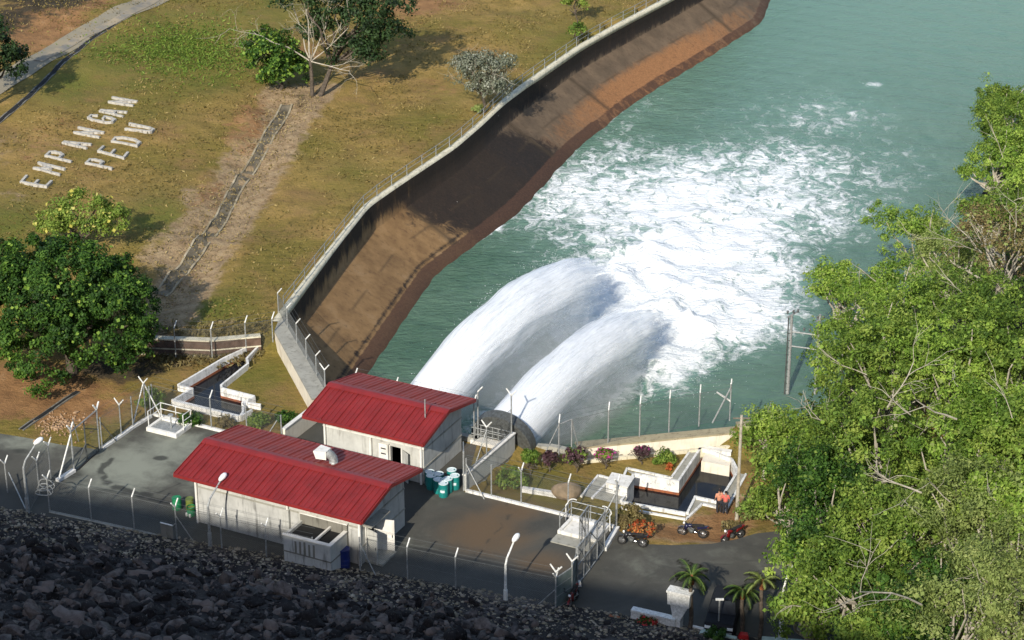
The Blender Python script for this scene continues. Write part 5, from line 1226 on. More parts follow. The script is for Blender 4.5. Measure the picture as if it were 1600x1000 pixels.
# ---- left field
b = T(112, 585); r_ = 6.05
tree('round_tree', 'big dense dark green rounded tree with pale blossoms at the left edge of the yard', 'tree', b, [[b[0] + .3, b[1], b[2] + 4.3, 5.6, 4.2], [b[0] - .3, b[1] + .3, b[2] + 6.3, 4.3, 3.2], [b[0] + 3.0, b[1] - .4, b[2] + 4.6, 3.2, 3.2], [b[0] - 2.7, b[1] - .2, b[2] + 4.2, 3.4, 3.1]], 'leaf_dark', 3, 900, 84, .5, .215, .4, extra=('leaf_bright', 1500, .24), low=-.75, inner=.1)
b = T(128, 392); c = b + [0, 0, 2.6]
tree('flowering_tree', 'loose grey green small tree with pale flowers just beyond the big round tree', 'tree', b, [[c[0], c[1], c[2], 2.6, 1.9], [c[0] - 1.6, c[1], c[2] - .5, 1.7, 1.2], [c[0] + 2., c[1], c[2] - .2, 1.6, 1.3]], 'leaf_mid', 5, 120, 60, .5, .2, .16, extra=('flower_yellow', 170, .3))
b = T(-12, 165); c = b + [.6, 0, 4.6]
tree('dark_tree', 'very dark tree at the upper left edge beside the dirt track', 'tree', b, [[c[0], c[1], c[2], 2.6, 2.4], [c[0] + .9, c[1], c[2] - 1.2, 2.0, 1.6], [c[0] - 1, c[1], c[2] + 1.5, 2.4, 2]], 'leaf_deep', 8, 130, 50, .6, .3, .25)
b = T(-8, 470)
tree('bush', 'dark bush at the left edge beside the big round tree', 'bush', b, [[b[0], b[1], b[2] + 2.2, 2.6, 2.4]], 'leaf_dark', 9, 60, 50, .55, .3, .15)
b = T(498, 150); 
tree('spreading_tree', 'large dark green spreading tree at the top of the field, seen behind bare white branches', 'tree', b, [[b[0] + 3.6, b[1] + 1.5, b[2] + 6.2, 3.2, 2.6], [b[0] + 1.6, b[1] + 2.2, b[2] + 8.2, 3.2, 2.4], [b[0] + 6.0, b[1] + 2, b[2] + 8.2, 2.8, 2.2], [b[0] - 1.6, b[1] + 2, b[2] + 8.6, 2.6, 1.8], [b[0] + 3.6, b[1], b[2] + 3.9, 2.4, 1.9], [b[0] + 6.2, b[1] + 1, b[2] + 5.2, 2.2, 1.8], [b[0] - .4, b[1] + 1.6, b[2] + 5.4, 1.6, 1.8]], 'leaf_deep', 11, 300, 46, .7, .3, .26, inner=.3)
tree('green_bush', 'bright green dense leafy tree left of the bare white branches', 'tree', T(440, 140), [ball(T(440, 140) + [-.4, 0, 3.0], 2.7, .95), ball(T(440, 140) + [.5, .2, 1.7], 2.1, .8), ball(T(440, 140) + [-1.4, .2, 4.0], 1.7, .8)], 'leaf_dark', 12, 170, 80, .5, .22, .2, extra=('leaf_bright', 1100, .3))
rr_ = np.random.default_rng(4); b = T(488, 149); o = thing('bare_tree', 'leafless pale branched tree standing in front of the dark spreading tree', 'tree', b); k = MB()
k.path([b - [0, 0, .3], b + [.0, 0, 1.8], b + [-.1, .2, 3.4]], .2, .13, 7); k.build('trunk', M['bark'], o); k = MB()
for d_, ln in (((-1.2, .1, .55), 5.4), ((-.7, .1, 1.1), 5.2), ((-.15, 0, 1.2), 5), ((.5, 0, 1.1), 5.0), ((1.1, -.2, .6), 5.2), ((1.0, -.5, .1), 4.5), ((-.4, .6, 1.2), 4.6), ((.2, -.4, 1.0), 4.0)): twig(k, b + [-.05, .15, 3.1], d_, ln * .9, .065, 3, rr_)
k.build('branches', M['palebark'], o)
b = T(757, 176); c = b + [-.3, 0, 3.6]
tree('grey_tree', 'small grey leaved tree with fine bare twigs by the channel parapet', 'tree', b, [[c[0], c[1], c[2], 2.4, 1.9], [c[0] - 1.2, c[1], c[2] + .8, 1.5, 1.0], [c[0] + 1.6, c[1], c[2] + .9, 1.4, 1.1], [c[0] + .5, c[1], c[2] - 1.2, 1.9, 1.0]], 'leaf_grey', 14, 300, 30, .5, .2, .15, inner=.3)
k = MB(); o2 = thing('twiggy_shrub', 'tangle of fine pale twigs growing through the grey leaved tree', 'shrub', b + [.1, .1, 0])
for i in range(9): a_ = 2 * math.pi * i / 9; twig(k, b + [0, 0, 1.4], (math.cos(a_) * .75, math.sin(a_) * .75, 1.1), 2.8, .035, 2, rr_, .5)
k.build('twigs', M['palebark'], o2)
b = T(746, 178); tree('yellow_bush', 'little yellow green bush at the foot of the grey leaved tree', 'bush', b, [ball(b + [0, 0, .4], .5)], 'leaf_pale', 15, 16, 30, .25, .16, .05, trunk=False)
b = T(903, 40); tree('small_tree', 'thin young tree on the grass at the top, farther of the two by the parapet', 'tree', b, [ball(b + [-.2, 0, 2.3], 1.1), ball(b + [.3, 0, 3.2], .8)], 'leaf_mid', 16, 36, 34, .4, .24, .07)
b = T(903, 68); tree('small_tree', 'low young tree hard against the parapet, nearer of the two at the top', 'tree', b, [ball(b + [0, 0, 1.4], .8)], 'leaf_mid', 17, 20, 34, .35, .22, .06)
for i, (x, y, rr2, m_, lb) in enumerate([(300, 664, .62, 'leaf_dark', 'dark green bush beside the railed pit, behind the yard kerb'), (353, 667, .42, 'leaf_dry', 'brownish young bush behind the yard, right of the dark one'), (404, 668, .6, 'leaf_mid', 'grey green bush showing over the ridge of the larger pump house'), (447, 664, .55, 'leaf_dark', 'low bush close to the side wall of the smaller pump house'), (238, 640, .8, 'leaf_mid', 'scruffy bush behind the corner brace of the left yard fence'),
        (800, 762, .85, 'leaf_mid', 'sprawling grey green bush at the foot of the ramp wall'), (1040, 728, .6, 'leaf_mid', 'green garden bush with a reddish flower patch in front of the cream wall'), (1178, 812, .9, 'leaf_pale', 'yellow green bush on the bare soil right of the tall pole'), (1143, 832, .45, 'leaf_dry', 'small dry bush behind the red motorcycle'), (985, 822, .75, 'leaf_dry', 'olive shrub beside the gate, behind the black motorcycle')]):
    b = T(x, y); tree('bush', lb, 'bush', b, [ball(b + [0, 0, rr2 * .8], rr2, .85), ball(b + [rr2 * .6, .1, rr2 * .5], rr2 * .6), ball(b + [-rr2 * .6, 0, rr2 * .55], rr2 * .55)], m_, 20 + i, int(40 * rr2 + 16), 34, .26, .17, .05, trunk=False)
b = T(1047, 736); tree('flower_clump', 'small orange red flower clump at the edge of the green garden bush', 'plant', b, [ball(b + [0, 0, .25], .28)], 'flower_red', 33, 9, 22, .15, .12, .03, trunk=False)
b = T(1006, 836); tree('red_shrub', 'orange red leaved shrub on the soil between two motorcycles', 'shrub', b, [ball(b + [0, 0, .45], .7, .6)], 'flower_red', 34, 26, 22, .25, .15, .03, trunk=False, extra=('leaf_dry', 200, .15))
for i, (x, y, h_, r2, m_, ex, lb) in enumerate([(828, 742, 1.25, .5, 'leaf_mid', None, 'round clipped dark green shrub on a thin stem, first from the ramp wall'), (858, 738, 1.0, .45, 'leaf_purple', None, 'round reddish brown shrub, second from the ramp wall'), (900, 738, 1.1, .68, 'leaf_purple', ('leaf_mid', 130, .2), 'largest purple leaved shrub, third from the ramp wall'),
        (946, 732, .95, .45, 'leaf_mid', ('flower_pink', 190, .15), 'bushy shrub covered with magenta flowers on a slanting stem'), (1004, 725, .85, .42, 'leaf_purple', ('flower_pink', 60, .13), 'purple shrub with a few pink flowers near the cream wall')]):
    b = T(x, y); tree('garden_shrub', lb, 'shrub', b, [ball(b + [0, 0, h_], r2, .85), ball(b + [r2 * .5, 0, h_ + .1], r2 * .6), ball(b + [-r2 * .5, .1, h_ - .05], r2 * .6)], m_, 40 + i, int(46 * r2 + 10), 40, .2, .16, .05, extra=ex)
b = T(885, 776); k = MB(); k.blob(b + [0, 0, .3], .78, 3, .12, 5, (1.05, .9, .85)); tag(k.build('boulder', M['boulder'], None, True), 'large tan boulder on the garden grass beside the yard kerb', 'boulder')
k = MB(); k.wall(T(816, 768), T(872, 777), .28, -.9, -.28); tag(k.build('garden_edging', M['dirtywhite']), 'short pale stone edging left of the tan boulder', 'edging')
k = MB(); k.wall(T(798, 778), T(880, 797), .14, -.9, -.42); tag(k.build('garden_edging', M['mossconc']), 'long thin concrete edging in the grass below the tan boulder', 'edging')
r2_ = np.random.default_rng(5); n = 260; c = T(95, 664); q = c + np.stack([r2_.normal(0, .8, n), r2_.normal(0, .9, n), r2_.random(n) * .04], 1)
tag(scatter_rocks('rubble_heap', q, .05 + .12 * r2_.random(n) ** 2, M['debris'], r2_, RB1), 'scatter of pale rubble on the brown soil outside the left gate', 'rubble', None, 'stuff')
# ---- wooded slope on the right
fo = [(1572, 165, 3.6, 3.0, 'leaf_mid', 'vine draped tree at the top of the right bank'), (1597, 205, 4.5, 3.6, 'leaf_mid', 'leafy tree at the right edge behind the vine draped one'), (1548, 335, 5, 2.6, 'leaf_mid', 'rounded green tree just above the dry twiggy one'), (1568, 255, 4, 3.5, 'leaf_bright', 'dense green tree below the vine draped one at the right edge'), (1425, 372, 6, 3.2, 'leaf_bright', 'bright green tree leaning out over the river, highest of the leaning ones'), (1490, 400, 6, 3.0, 'leaf_pale', 'olive tree right of the one leaning over the river'),
      (1335, 462, 6, 2.9, 'leaf_bright', 'bright green tree reaching out toward the white water'), (1400, 470, 6.5, 3.3, 'leaf_bright', 'bright green tree in the middle of the upper wood'), (1570, 400, 6, 3.8, 'leaf_dry', 'dry brownish tree with many bare twigs at the right edge'), (1505, 480, 7, 3.6, 'leaf_mid', 'mid green tree below the dry one'),
      (1368, 560, 6.5, 3.3, 'leaf_bright', 'bright green tree beside the twin pole frame'), (1395, 585, 8, 4.0, 'leaf_mid', 'mid green tree at the heart of the wood'), (1490, 580, 8, 4.0, 'leaf_bright', 'light green tree right of the heart of the wood'), (1590, 560, 8, 3.6, 'leaf_mid', 'mid green tree at the right edge below the dry tree'),
      (1198, 668, 3.6, 2.0, 'leaf_bright', 'small bright tree at the end of the cream wall'), (1300, 690, 6, 3.3, 'leaf_mid', 'mid green tree above the tall pole'), (1370, 700, 8, 4.0, 'leaf_mid', 'dark hearted green tree in the middle of the wood'), (1480, 690, 9, 4.2, 'leaf_bright', 'leafy green tree in the right middle of the wood'), (1590, 690, 9, 3.9, 'leaf_mid', 'mid green tree at the right edge of the middle wood'),
      (1243, 765, 4.6, 2.6, 'leaf_mid', 'mid green tree overhanging the bare soil by the pole'), (1310, 800, 7, 3.7, 'leaf_dark', 'dark green tree low in the wood'), (1420, 810, 8, 3.9, 'leaf_mid', 'mid green tree low in the middle of the wood'), (1540, 800, 9.5, 3.7, 'leaf_pale', 'feathery pale olive tree at the lower right'), (1262, 870, 4.6, 2.5, 'leaf_bright', 'bright tree overhanging the access road'),
      (1345, 905, 6, 3.3, 'leaf_mid', 'mid green tree near the bottom of the wood'), (1440, 930, 8, 3.4, 'leaf_dark', 'dark green tree at the bottom of the wood'), (1505, 945, 9.5, 3.3, 'leaf_pale', 'pale feathery tree at the bottom right'), (1595, 905, 10, 3.6, 'leaf_pale', 'pale olive tree in the bottom right corner'), (1275, 965, 3.5, 2.0, 'leaf_mid', 'small tree beside the bottom right street lamp'), (1600, 790, 9.5, 3.2, 'leaf_bright', 'light green tree at the right edge of the lower wood'), (1380, 985, 6, 2.8, 'leaf_mid', 'green tree cut by the bottom edge of the picture')]
rr_ = np.random.default_rng(77)
for i, (x, y, za, r2, m_, lb) in enumerate(fo):
    c = A(x, y, za); b = np.array([c[0] + rr_.normal(0, .4), c[1] + rr_.normal(0, .4), 0]); b[2] = h1(b[0], b[1])
    E_ = [[c[0], c[1], c[2], r2 * .82, r2 * .7]]
    for j in range(5):
        a_ = rr_.uniform(0, 6.28); rj = r2 * rr_.uniform(.38, .6); E_.append([c[0] + math.cos(a_) * r2 * .62, c[1] + math.sin(a_) * r2 * .62, c[2] + rr_.uniform(-.45, .5) * r2, rj, rj * .75])
    pale = m_ == 'leaf_pale'
    o = tree('forest_tree', lb, 'tree', b, E_, m_, 100 + i, int(23 * r2 ** 1.35 + 16), 84 if not m_ == 'leaf_dry' else 30, .56, .20 if not pale else .17, .2, 'palebark', 'trees on the wooded right bank', aspect=.5 if not pale else .42, inner=.3, extra=({'leaf_mid': 'leaf_bright', 'leaf_bright': 'leaf_pale', 'leaf_dark': 'leaf_mid', 'leaf_pale': 'leaf_pale', 'leaf_dry': 'leaf_pale'}[m_], 420, .22))
    for j in range({'leaf_dry': 9}.get(m_, 1)):
        k = MB(); a_ = rr_.uniform(0, 6.28); p = np.array([c[0], c[1], c[2]]) + [math.cos(a_) * r2 * .5, -abs(math.sin(a_)) * r2 * .55, rr_.uniform(.1, .6) * r2]; twig(k, p, (math.cos(a_) * .7, -.2 + math.sin(a_) * .4, rr_.uniform(.3, 1.0)), r2 * rr_.uniform(.45, .85), .032, 2 if m_ == 'leaf_dry' else 1, rr_, .45); k.build('bare_twig', M['palebark'], o)
k = MB(); rr_ = np.random.default_rng(3)
for i, (x, y, za, d_, ln, lb) in enumerate([(1440, 945, 10.5, (-1.1, 0, .55), 5.0, 'long bare pale branch slanting up left at the bottom of the wood'), (1320, 668, 9.2, (-.9, -.2, .25), 2.6, 'forked bare branch above the middle of the left wood edge'), (1440, 770, 11.5, (-.8, -.2, .3), 2.4, 'bare white branch in the middle of the lower wood'), (1385, 640, 10.5, (.4, -.2, 1.2), 3.2, 'upright bare branch in the heart of the wood'), (1495, 655, 12, (-1, -.1, .5), 3.0, 'bare branch lying across the right middle of the wood')]):
    p = A(x, y, za); k = MB(); twig(k, p, d_, ln, .05, 2, rr_, .5); o = k.build('dead_branch', M['palebark']); tag(o, lb, 'branch')
r3 = np.random.default_rng(31); xy = np.stack([r3.uniform(15, 62, 60000), r3.uniform(88, 240, 60000)], 1); db, _ = polydist(xy, bank); s_ = (xy - toe0) @ TN
ok_ = (db > .6) & (s_ < 1) & (r3.random(60000) < .8); ok_ &= hgt(xy) > -3.6; xy = xy[ok_]; z = hgt(xy); h_ = r3.random(len(xy)) ** 1.6 * 1.5 * (fbm(xy[:, 0] * .3, xy[:, 1] * .3) * 1.6)
tag(leaves('undergrowth', np.column_stack([xy, z + h_ + .05]), .42, M['undergrowth'], r3, None, None, np.clip(.25 + h_ * .3, 0, 1)), 'tangled green undergrowth covering the wooded right bank', 'undergrowth', None, 'stuff')
M['fieldgrass'] = mat_leaf('field_grass', (.075, .065, .018), (.20, .15, .045), (.34, .26, .10), .2)
r4 = np.random.default_rng(88); xy = np.stack([r4.uniform(-62, 20, 90000), r4.uniform(136, 262, 90000)], 1); dc, _ = polydist(xy, curb); dl, _ = polydist(xy, fieldline); db_, _ = polydist(xy, [P(448, 165, 2)[:2], P(425, 205, 2)[:2], P(395, 255, 2)[:2], P(352, 335, 2)[:2], P(305, 400, 2)[:2], P(250, 462, 2)[:2]])
pat = fbm(xy[:, 0] * .22, xy[:, 1] * .22); ok_ = (dc < -.9) & (dl < -.6) & (np.abs(db_) > .8) & (r4.random(90000) < sstep(.33, .62, pat) * np.where(np.abs(db_) < 3, .35, 1)); xy = xy[ok_]; pat = pat[ok_]
tag(leaves('field_grass', np.column_stack([xy, hgt(xy) + .06]), .27 * r4.uniform(.5, 1.3, len(xy)), M['fieldgrass'], r4, None, None, np.clip(1.15 - 1.3 * fbm(xy[:, 0] * .6 + 40, xy[:, 1] * .6), .1, .9), .35), 'short dry grass growing in patches over the whole field', 'grass', None, 'stuff')
# grass on the field: dry tufts, thickest along the drain and the walls
def tufts(n, pxs, sp, m, h_, seed, label):
    r_ = np.random.default_rng(seed); pl = resample([P(x, y, 1.6)[:2] for x, y in pxs], .3); q = pl[r_.integers(0, len(pl), n)] + r_.normal(0, sp, (n, 2))
    dc, _ = polydist(q, curb); a_, b_ = S(q); q = q[(dc < -.7)]; z = hgt(q)
    tag(leaves('grass_tufts', np.column_stack([q, z + h_ * .3]), h_ * r_.uniform(.5, 1.3, len(q)), M[m], r_, None, None, None, .28), label, 'grass', None, 'stuff')
tufts(3000, [(470, 160), (420, 210), (380, 280), (330, 345), (280, 420), (240, 480)], 1.2, 'drygrass', .26, 61, 'dry straw coloured grass along the concrete drain')
tufts(2600, [(250, 520), (330, 520), (420, 515)], 1.0, 'leaf_dry', .38, 62, 'scrubby growth above the dark low wall')
tufts(3800, [(210, 95), (270, 80), (330, 120), (300, 60)], 3.0, 'leaf_mid', .36, 63, 'lush green grass patch above the letters')
# ------------------------------------------------------------------ palms by the road
def palm(x, y, h_, fl, label, m_, seed, nf=13):
    r_ = np.random.default_rng(seed); b = P(x, y, .0); o = thing('palm_tree', label, 'palm', b); k = MB()
    pts = [b + [.05 * math.sin(i), 0, h_ * i / 6] for i in range(7)]; k.path(pts, .13, .10, 8); k.build('trunk', M['bark'], o)
    k = MB(); k.tube(pts[-1] - [0, 0, .25], pts[-1] + [0, 0, .3], .15, .07, 8); k.build('crown_shaft', M['rust'], o)
    for f in range(nf):
        a_ = 2 * math.pi * f / nf + r_.normal(0, .15); el = r_.uniform(.25, 1.25); ln = fl * r_.uniform(.8, 1.15); p = pts[-1] + [0, 0, .2]; d = np.array([math.cos(a_) * math.cos(el), math.sin(a_) * math.cos(el), math.sin(el)]); pl = [p]
        for i in range(9): d = d + [0, 0, -.16 - .02 * i]; d /= np.linalg.norm(d); pl.append(pl[-1] + d * ln / 9)
        vs, fs, tt = [], [], []; pl = np.array(pl); side = np.cross(d, [0, 0, 1]); side /= np.linalg.norm(side) + 1e-9
        for i in range(1, 37):
            t = i / 37 * 9; j = min(int(t), 8); q = pl[j] + (pl[j + 1] - pl[j]) * (t - j); tg_ = (pl[j + 1] - pl[j]) / (ln / 9); w_ = .42 * fl * math.sin(math.pi * min(1, .12 + .9 * i / 37)) ** .7
            for sg_ in (-1, 1):
                e = side * sg_ * .8 + tg_ * .6 + np.array([0, 0, -.35 + r_.normal(0, .1)]); e /= np.linalg.norm(e); n0 = len(vs)
                vs += [q - tg_ * .018, q + e * w_ * .55 + tg_ * .03 , q + e * w_, q + tg_ * .022]; fs.append((n0, n0 + 1, n0 + 2, n0 + 3)); tt += [np.clip(r_.normal(.5, .2), 0, 1)] * 4
        fo_ = npmesh('frond', np.array(vs), np.array(fs), M[m_], o, dict(tint=np.array(tt)))
        k = MB(); k.path(list(pl), .016, .006, 4); k.build('frond_stem', M['leafstem'] if 'leafstem' in M else M['olive'], fo_)
    return o
palm(1078, 984, 3.15, 1.35, 'slender palm tree beside the white gate pillar', 'leaf_palm', 1, 15)
palm(1158, 992, 2.55, 1.3, 'leafy palm tree right of the parked black car', 'leaf_palm', 2, 14)
palm(1187, 996, 3.3, 1.2, 'yellowish palm tree left of the bottom right street lamp', 'leaf_pale', 5, 12)
# ------------------------------------------------------------------ motorcycles
def motorcycle(loc, rz, body, label, scale=1.0):
    o = thing('motorcycle', label, 'motorcycle', loc, None); o.rotation_euler = (rad(8), 0, rz); o['_loc'] = [0., 0., 0.]
    def wheel(x):
        prof = []; R, r_ = .285, .05; k = MB(); vs, fs = [], []; n, m_ = 24, 8
        for i in range(n):
            a_ = 2 * math.pi * i / n
            for j in range(m_): b_ = 2 * math.pi * j / m_; vs.append((x + (R - r_ + r_ * math.cos(b_)) * math.cos(a_), r_ * .9 * math.sin(b_), R + (R - r_ + r_ * math.cos(b_)) * math.sin(a_)))
        fs = [(i * m_ + j, ((i + 1) % n) * m_ + j, ((i + 1) % n) * m_ + (j + 1) % m_, i * m_ + (j + 1) % m_) for i in range(n) for j in range(m_)]
        k.add(vs, fs); w_ = k.build('wheel', M['rubber'], o, True); k = MB()
        for i in range(10): a_ = math.pi * 2 * i / 10; k.tube((x, 0, R), (x + .22 * math.cos(a_), 0, R + .22 * math.sin(a_)), .012, n=4)
        k.lathe((x, -.05, R), [(.06, 0), (.06, .1)], 10, (0, 1, 0)); k.lathe((x, -.012, R), [(.225, 0), (.235, .012), (.225, .024), (.20, .024), (.20, 0)], 20, (0, 1, 0)); k.build('rim', M['chrome'], w_)
    wheel(.62); wheel(-.62)
    k = MB()
    for sy in (-.07, .07): k.tube((.62, sy, .285), (.42, sy, .86), .022, n=6)
    k.build('front_fork', M['chrome'], o)
    k = MB(); k.path([(.42, 0, .86), (.2, 0, .62), (-.1, 0, .5), (-.3, 0, .66), (-.75, 0, .78)], .04, n=6); k.tube((-.1, .06, .42), (-.62, .08, .285), .028, n=5); k.tube((-.1, -.06, .42), (-.62, -.08, .285), .028, n=5); k.build('frame', M['black'], o)
    k = MB(); k.blob((.05, 0, .38), .17, 2, .05, 1, (1.1, .75, .85)); k.lathe((.12, 0, .42), [(.09, 0), (.1, .05), (.09, .1), (.1, .15), (.085, .2)], 10, (.7, 0, .7)); k.build('engine', M['dsteel'], o)
    k = MB(); k.blob((.18, 0, .70), .2, 2, .03, 2, (1.25, .62, .6)); k.hexa([(.5, -.03, .5), (.5, .03, .5), (.36, .16, .38), (.36, -.16, .38)], [(.44, -.04, .86), (.44, .04, .86), (.26, .17, .74), (.26, -.17, .74)]); k.build('fairing', body, o, True)
    k = MB(); k.hexa([(.08, -.1, .7), (.08, .1, .7), (-.66, .11, .74), (-.66, -.11, .74)], [(.05, -.12, .80), (.05, .12, .80), (-.7, .1, .88), (-.7, -.1, .88)]); k.build('seat', M['rubber'], o, False, .03)
    k = MB(); k.hexa([(-.3, -.09, .52), (-.3, .09, .52), (-.85, .06, .68), (-.85, -.06, .68)], [(-.3, -.11, .72), (-.3, .11, .72), (-.92, .07, .82), (-.92, -.07, .82)]); k.build('tail', body, o, False, .02)
    k = MB(); k.tube((.38, -.34, .98), (.42, 0, .9), .016, n=5); k.tube((.38, .34, .98), (.42, 0, .9), .016, n=5); k.tube((.34, -.40, .99), (.40, -.26, .97), .024, n=6); k.tube((.34, .40, .99), (.40, .26, .97), .024, n=6); k.build('handlebar', M['black'], o)
    for sy in (-.24, .24): k = MB(); k.tube((.4, sy, .96), (.38, sy * 1.25, 1.14), .008, n=4); k.blob((.37, sy * 1.3, 1.17), .055, 1, .05, 3, (.4, 1.2, .8)); k.build('mirror', M['black'], o)
    k = MB(); k.blob((.52, 0, .82), .085, 2, .02, 3, (.8, 1, 1)); k.build('headlight', M['lamp'], o, True)
    k = MB(); k.blob((-.93, 0, .74), .05, 1, .02, 3, (.6, 1.2, .9)); k.build('tail_light', M['redplastic'], o, True)
    k = MB(); k.path([(.1, -.13, .3), (-.25, -.15, .26), (-.85, -.16, .38)], .03, .05, 8); k.build('exhaust', M['chrome'], o)
    k = MB()
    for i in range(7): a0_, a1_ = rad(35 + i * 17), rad(52 + i * 17); k.hexa([(.62 + rr * math.cos(a), sy, .285 + rr * math.sin(a)) for rr, a, sy in ((.31, a0_, -.06), (.31, a0_, .06), (.31, a1_, .06), (.31, a1_, -.06))], [(.62 + rr * math.cos(a), sy, .285 + rr * math.sin(a)) for rr, a, sy in ((.33, a0_, -.06), (.33, a0_, .06), (.33, a1_, .06), (.33, a1_, -.06))])
    k.build('mudguard', body, o)
    o.scale = (scale,) * 3; return o
motorcycle(T(987, 853), rad(162), M['black'], 'black motorcycle with a dark pannier parked beside the mesh gate')
motorcycle(T(1081, 839), rad(163), M['bluebike'], 'dark blue motorcycle parked broadside on the soil in front of the garden basin')
motorcycle(T(1145, 846), rad(215), M['redbike'], 'dark red and white motorcycle parked at the edge of the road near the tall pole')
motorcycle(P(897, 944, .01), rad(250), M['redbike'], 'dark red motorcycle squeezed beside the sheet gate at the foot of the rocks')
# ------------------------------------------------------------------ two people at the basin
M['skin'] = plain('skin', (.36, .19, .12), (.3, .155, .1), 8, .6); M['peach'] = plain('peach_cloth', (.62, .29, .18), (.5, .22, .14), 7, .9); M['salmon'] = plain('salmon_cloth', (.6, .15, .12), (.5, .11, .09), 7, .9); M['trouser'] = plain('dark_cloth', (.02, .02, .026), (.03, .03, .035), 7, .9); M['hair'] = plain('black_hair', (.012, .01, .009), (.02, .017, .015), 12, .6)
def skinned(name, m, root, vs, es, rs):
    me = bpy.data.meshes.new(name); me.from_pydata([tuple(v) for v in vs], es, []); me.materials.append(m); o = bpy.data.objects.new(name, me); C.objects.link(o); o.parent = root
    md = o.modifiers.new('skin', 'SKIN'); md.use_smooth_shade = True
    for i, r_ in enumerate(rs): me.skin_vertices[0].data[i].radius = (r_, r_) if np.isscalar(r_) else r_
    me.skin_vertices[0].data[0].use_root = True; s_ = o.modifiers.new('sub', 'SUBSURF'); s_.levels = 1; s_.render_levels = 1; return o
def person(loc, rz, label, shirt, armup=False, h_=1.66):
    o = thing('person', label, 'person', loc); o.rotation_euler = (0, 0, rz); o['_loc'] = [0., 0., 0.]; s = h_ / 1.7
    J = dict(pel=(0, 0, .92), wai=(0, .02, 1.06), che=(0, .03, 1.27), nek=(0, .05, 1.44), chi=(0, .08, 1.5), hed=(0, .09, 1.58), top=(0, .08, 1.67), nose=(0, .19, 1.555))
    vs, es, rs, ix = [], [], [], {}
    def v(n, p, r_, par=None): ix[n] = len(vs); vs.append(tuple(np.array(p) * s)); rs.append(r_); (es.append((ix[par], ix[n])) if par else None)
    v('pel', J['pel'], (.14, .1)); v('wai', J['wai'], (.125, .09), 'pel'); v('che', J['che'], (.155, .1), 'wai'); v('nek', J['nek'], .052, 'che'); v('chi', J['chi'], (.06, .07), 'nek'); v('hed', J['hed'], (.075, .09), 'chi'); v('top', J['top'], (.055, .065), 'hed'); v('nose', J['nose'], .012, 'hed')
    sh, tr_ = [], []
    for sx in (-1, 1):
        n = 'LR'[sx > 0]; v('hip' + n, (.09 * sx, 0, .87), .085, 'pel'); v('kne' + n, (.10 * sx, .03, .48), .058, 'hip' + n); v('ank' + n, (.11 * sx, -.02, .09), .038, 'kne' + n); v('toe' + n, (.12 * sx, .12, .035), .035, 'ank' + n)
        up_ = armup and sx > 0
        el = (.27 * sx, .12, 1.2) if up_ else (.24 * sx, .0, 1.14); wr = (.17 * sx, .28, 1.40) if up_ else (.24 * sx, .16, .94); ha = (.14 * sx, .31, 1.47) if up_ else (.23 * sx, .2, .87)
        v('sho' + n, (.18 * sx, .02, 1.38), .052, 'che'); v('elb' + n, el, .037, 'sho' + n); v('wri' + n, wr, .026, 'elb' + n); v('pal' + n, ha, (.04, .02), 'wri' + n)
        d = np.array(ha) - np.array(wr); d /= np.linalg.norm(d); lat = np.array([0, -.8, .3]) if not up_ else np.array([-1., 0, 0])
        for f in range(4): base = np.array(ha) + d * .03 + lat * (.024 * (1.5 - f)); ln = (.07, .08, .075, .058)[f]; v(f'f{f}{n}', base + d * ln * .5, .009, 'pal' + n); v(f'g{f}{n}', base + d * ln + np.array([-.02 * sx, 0, -.01]), .007, f'f{f}{n}')
        v('th' + n, np.array(ha) + lat * .05 - d * .01, .01, 'pal' + n); v('ti' + n, np.array(ha) + lat * .065 + d * .03, .008, 'th' + n)
    skinned('body', M['skin'], o, vs, es, rs)
    def sub(name, m, names, extra):
        id_ = {n: i for i, n in enumerate(names)}; q = [vs[ix[n]] for n in names]; E_ = [(id_[a_], id_[b_]) for a_, b_ in extra]; skinned(name, m, o, q, E_, [tuple(np.array(rs[ix[n]] if not np.isscalar(rs[ix[n]]) else (rs[ix[n]],) * 2) + .022) for n in names])
    sub('shirt', shirt, ['che', 'wai', 'pel', 'shoL', 'elbL', 'shoR', 'elbR'], [('che', 'wai'), ('wai', 'pel'), ('che', 'shoL'), ('shoL', 'elbL'), ('che', 'shoR'), ('shoR', 'elbR')])
    sub('trousers', M['trouser'], ['pel', 'hipL', 'kneL', 'ankL', 'hipR', 'kneR', 'ankR'], [('pel', 'hipL'), ('hipL', 'kneL'), ('kneL', 'ankL'), ('pel', 'hipR'), ('hipR', 'kneR'), ('kneR', 'ankR')])
    k = MB(); k.blob((0, .055 * s, 1.615 * s), .1 * s, 2, .04, 3, (.95, 1.05, .8)); h = k.build('hair', M['hair'], o, True)
    k = MB()
    for sx in (-1, 1): k.blob((.035 * sx, .175 * s, 1.585 * s), .009, 1, 0, 1)
    k.build('eyes', M['hair'], o)
    return o
q = T(1123, 803); person(q, rad(12), 'person in a peach top standing at the basin edge, left of the other one', M['peach'], True, 1.68)
person(q + np.array([.36, -.12, 0]), rad(-8), 'person in a salmon red top at the basin edge, right of the other one', M['salmon'], False, 1.62)
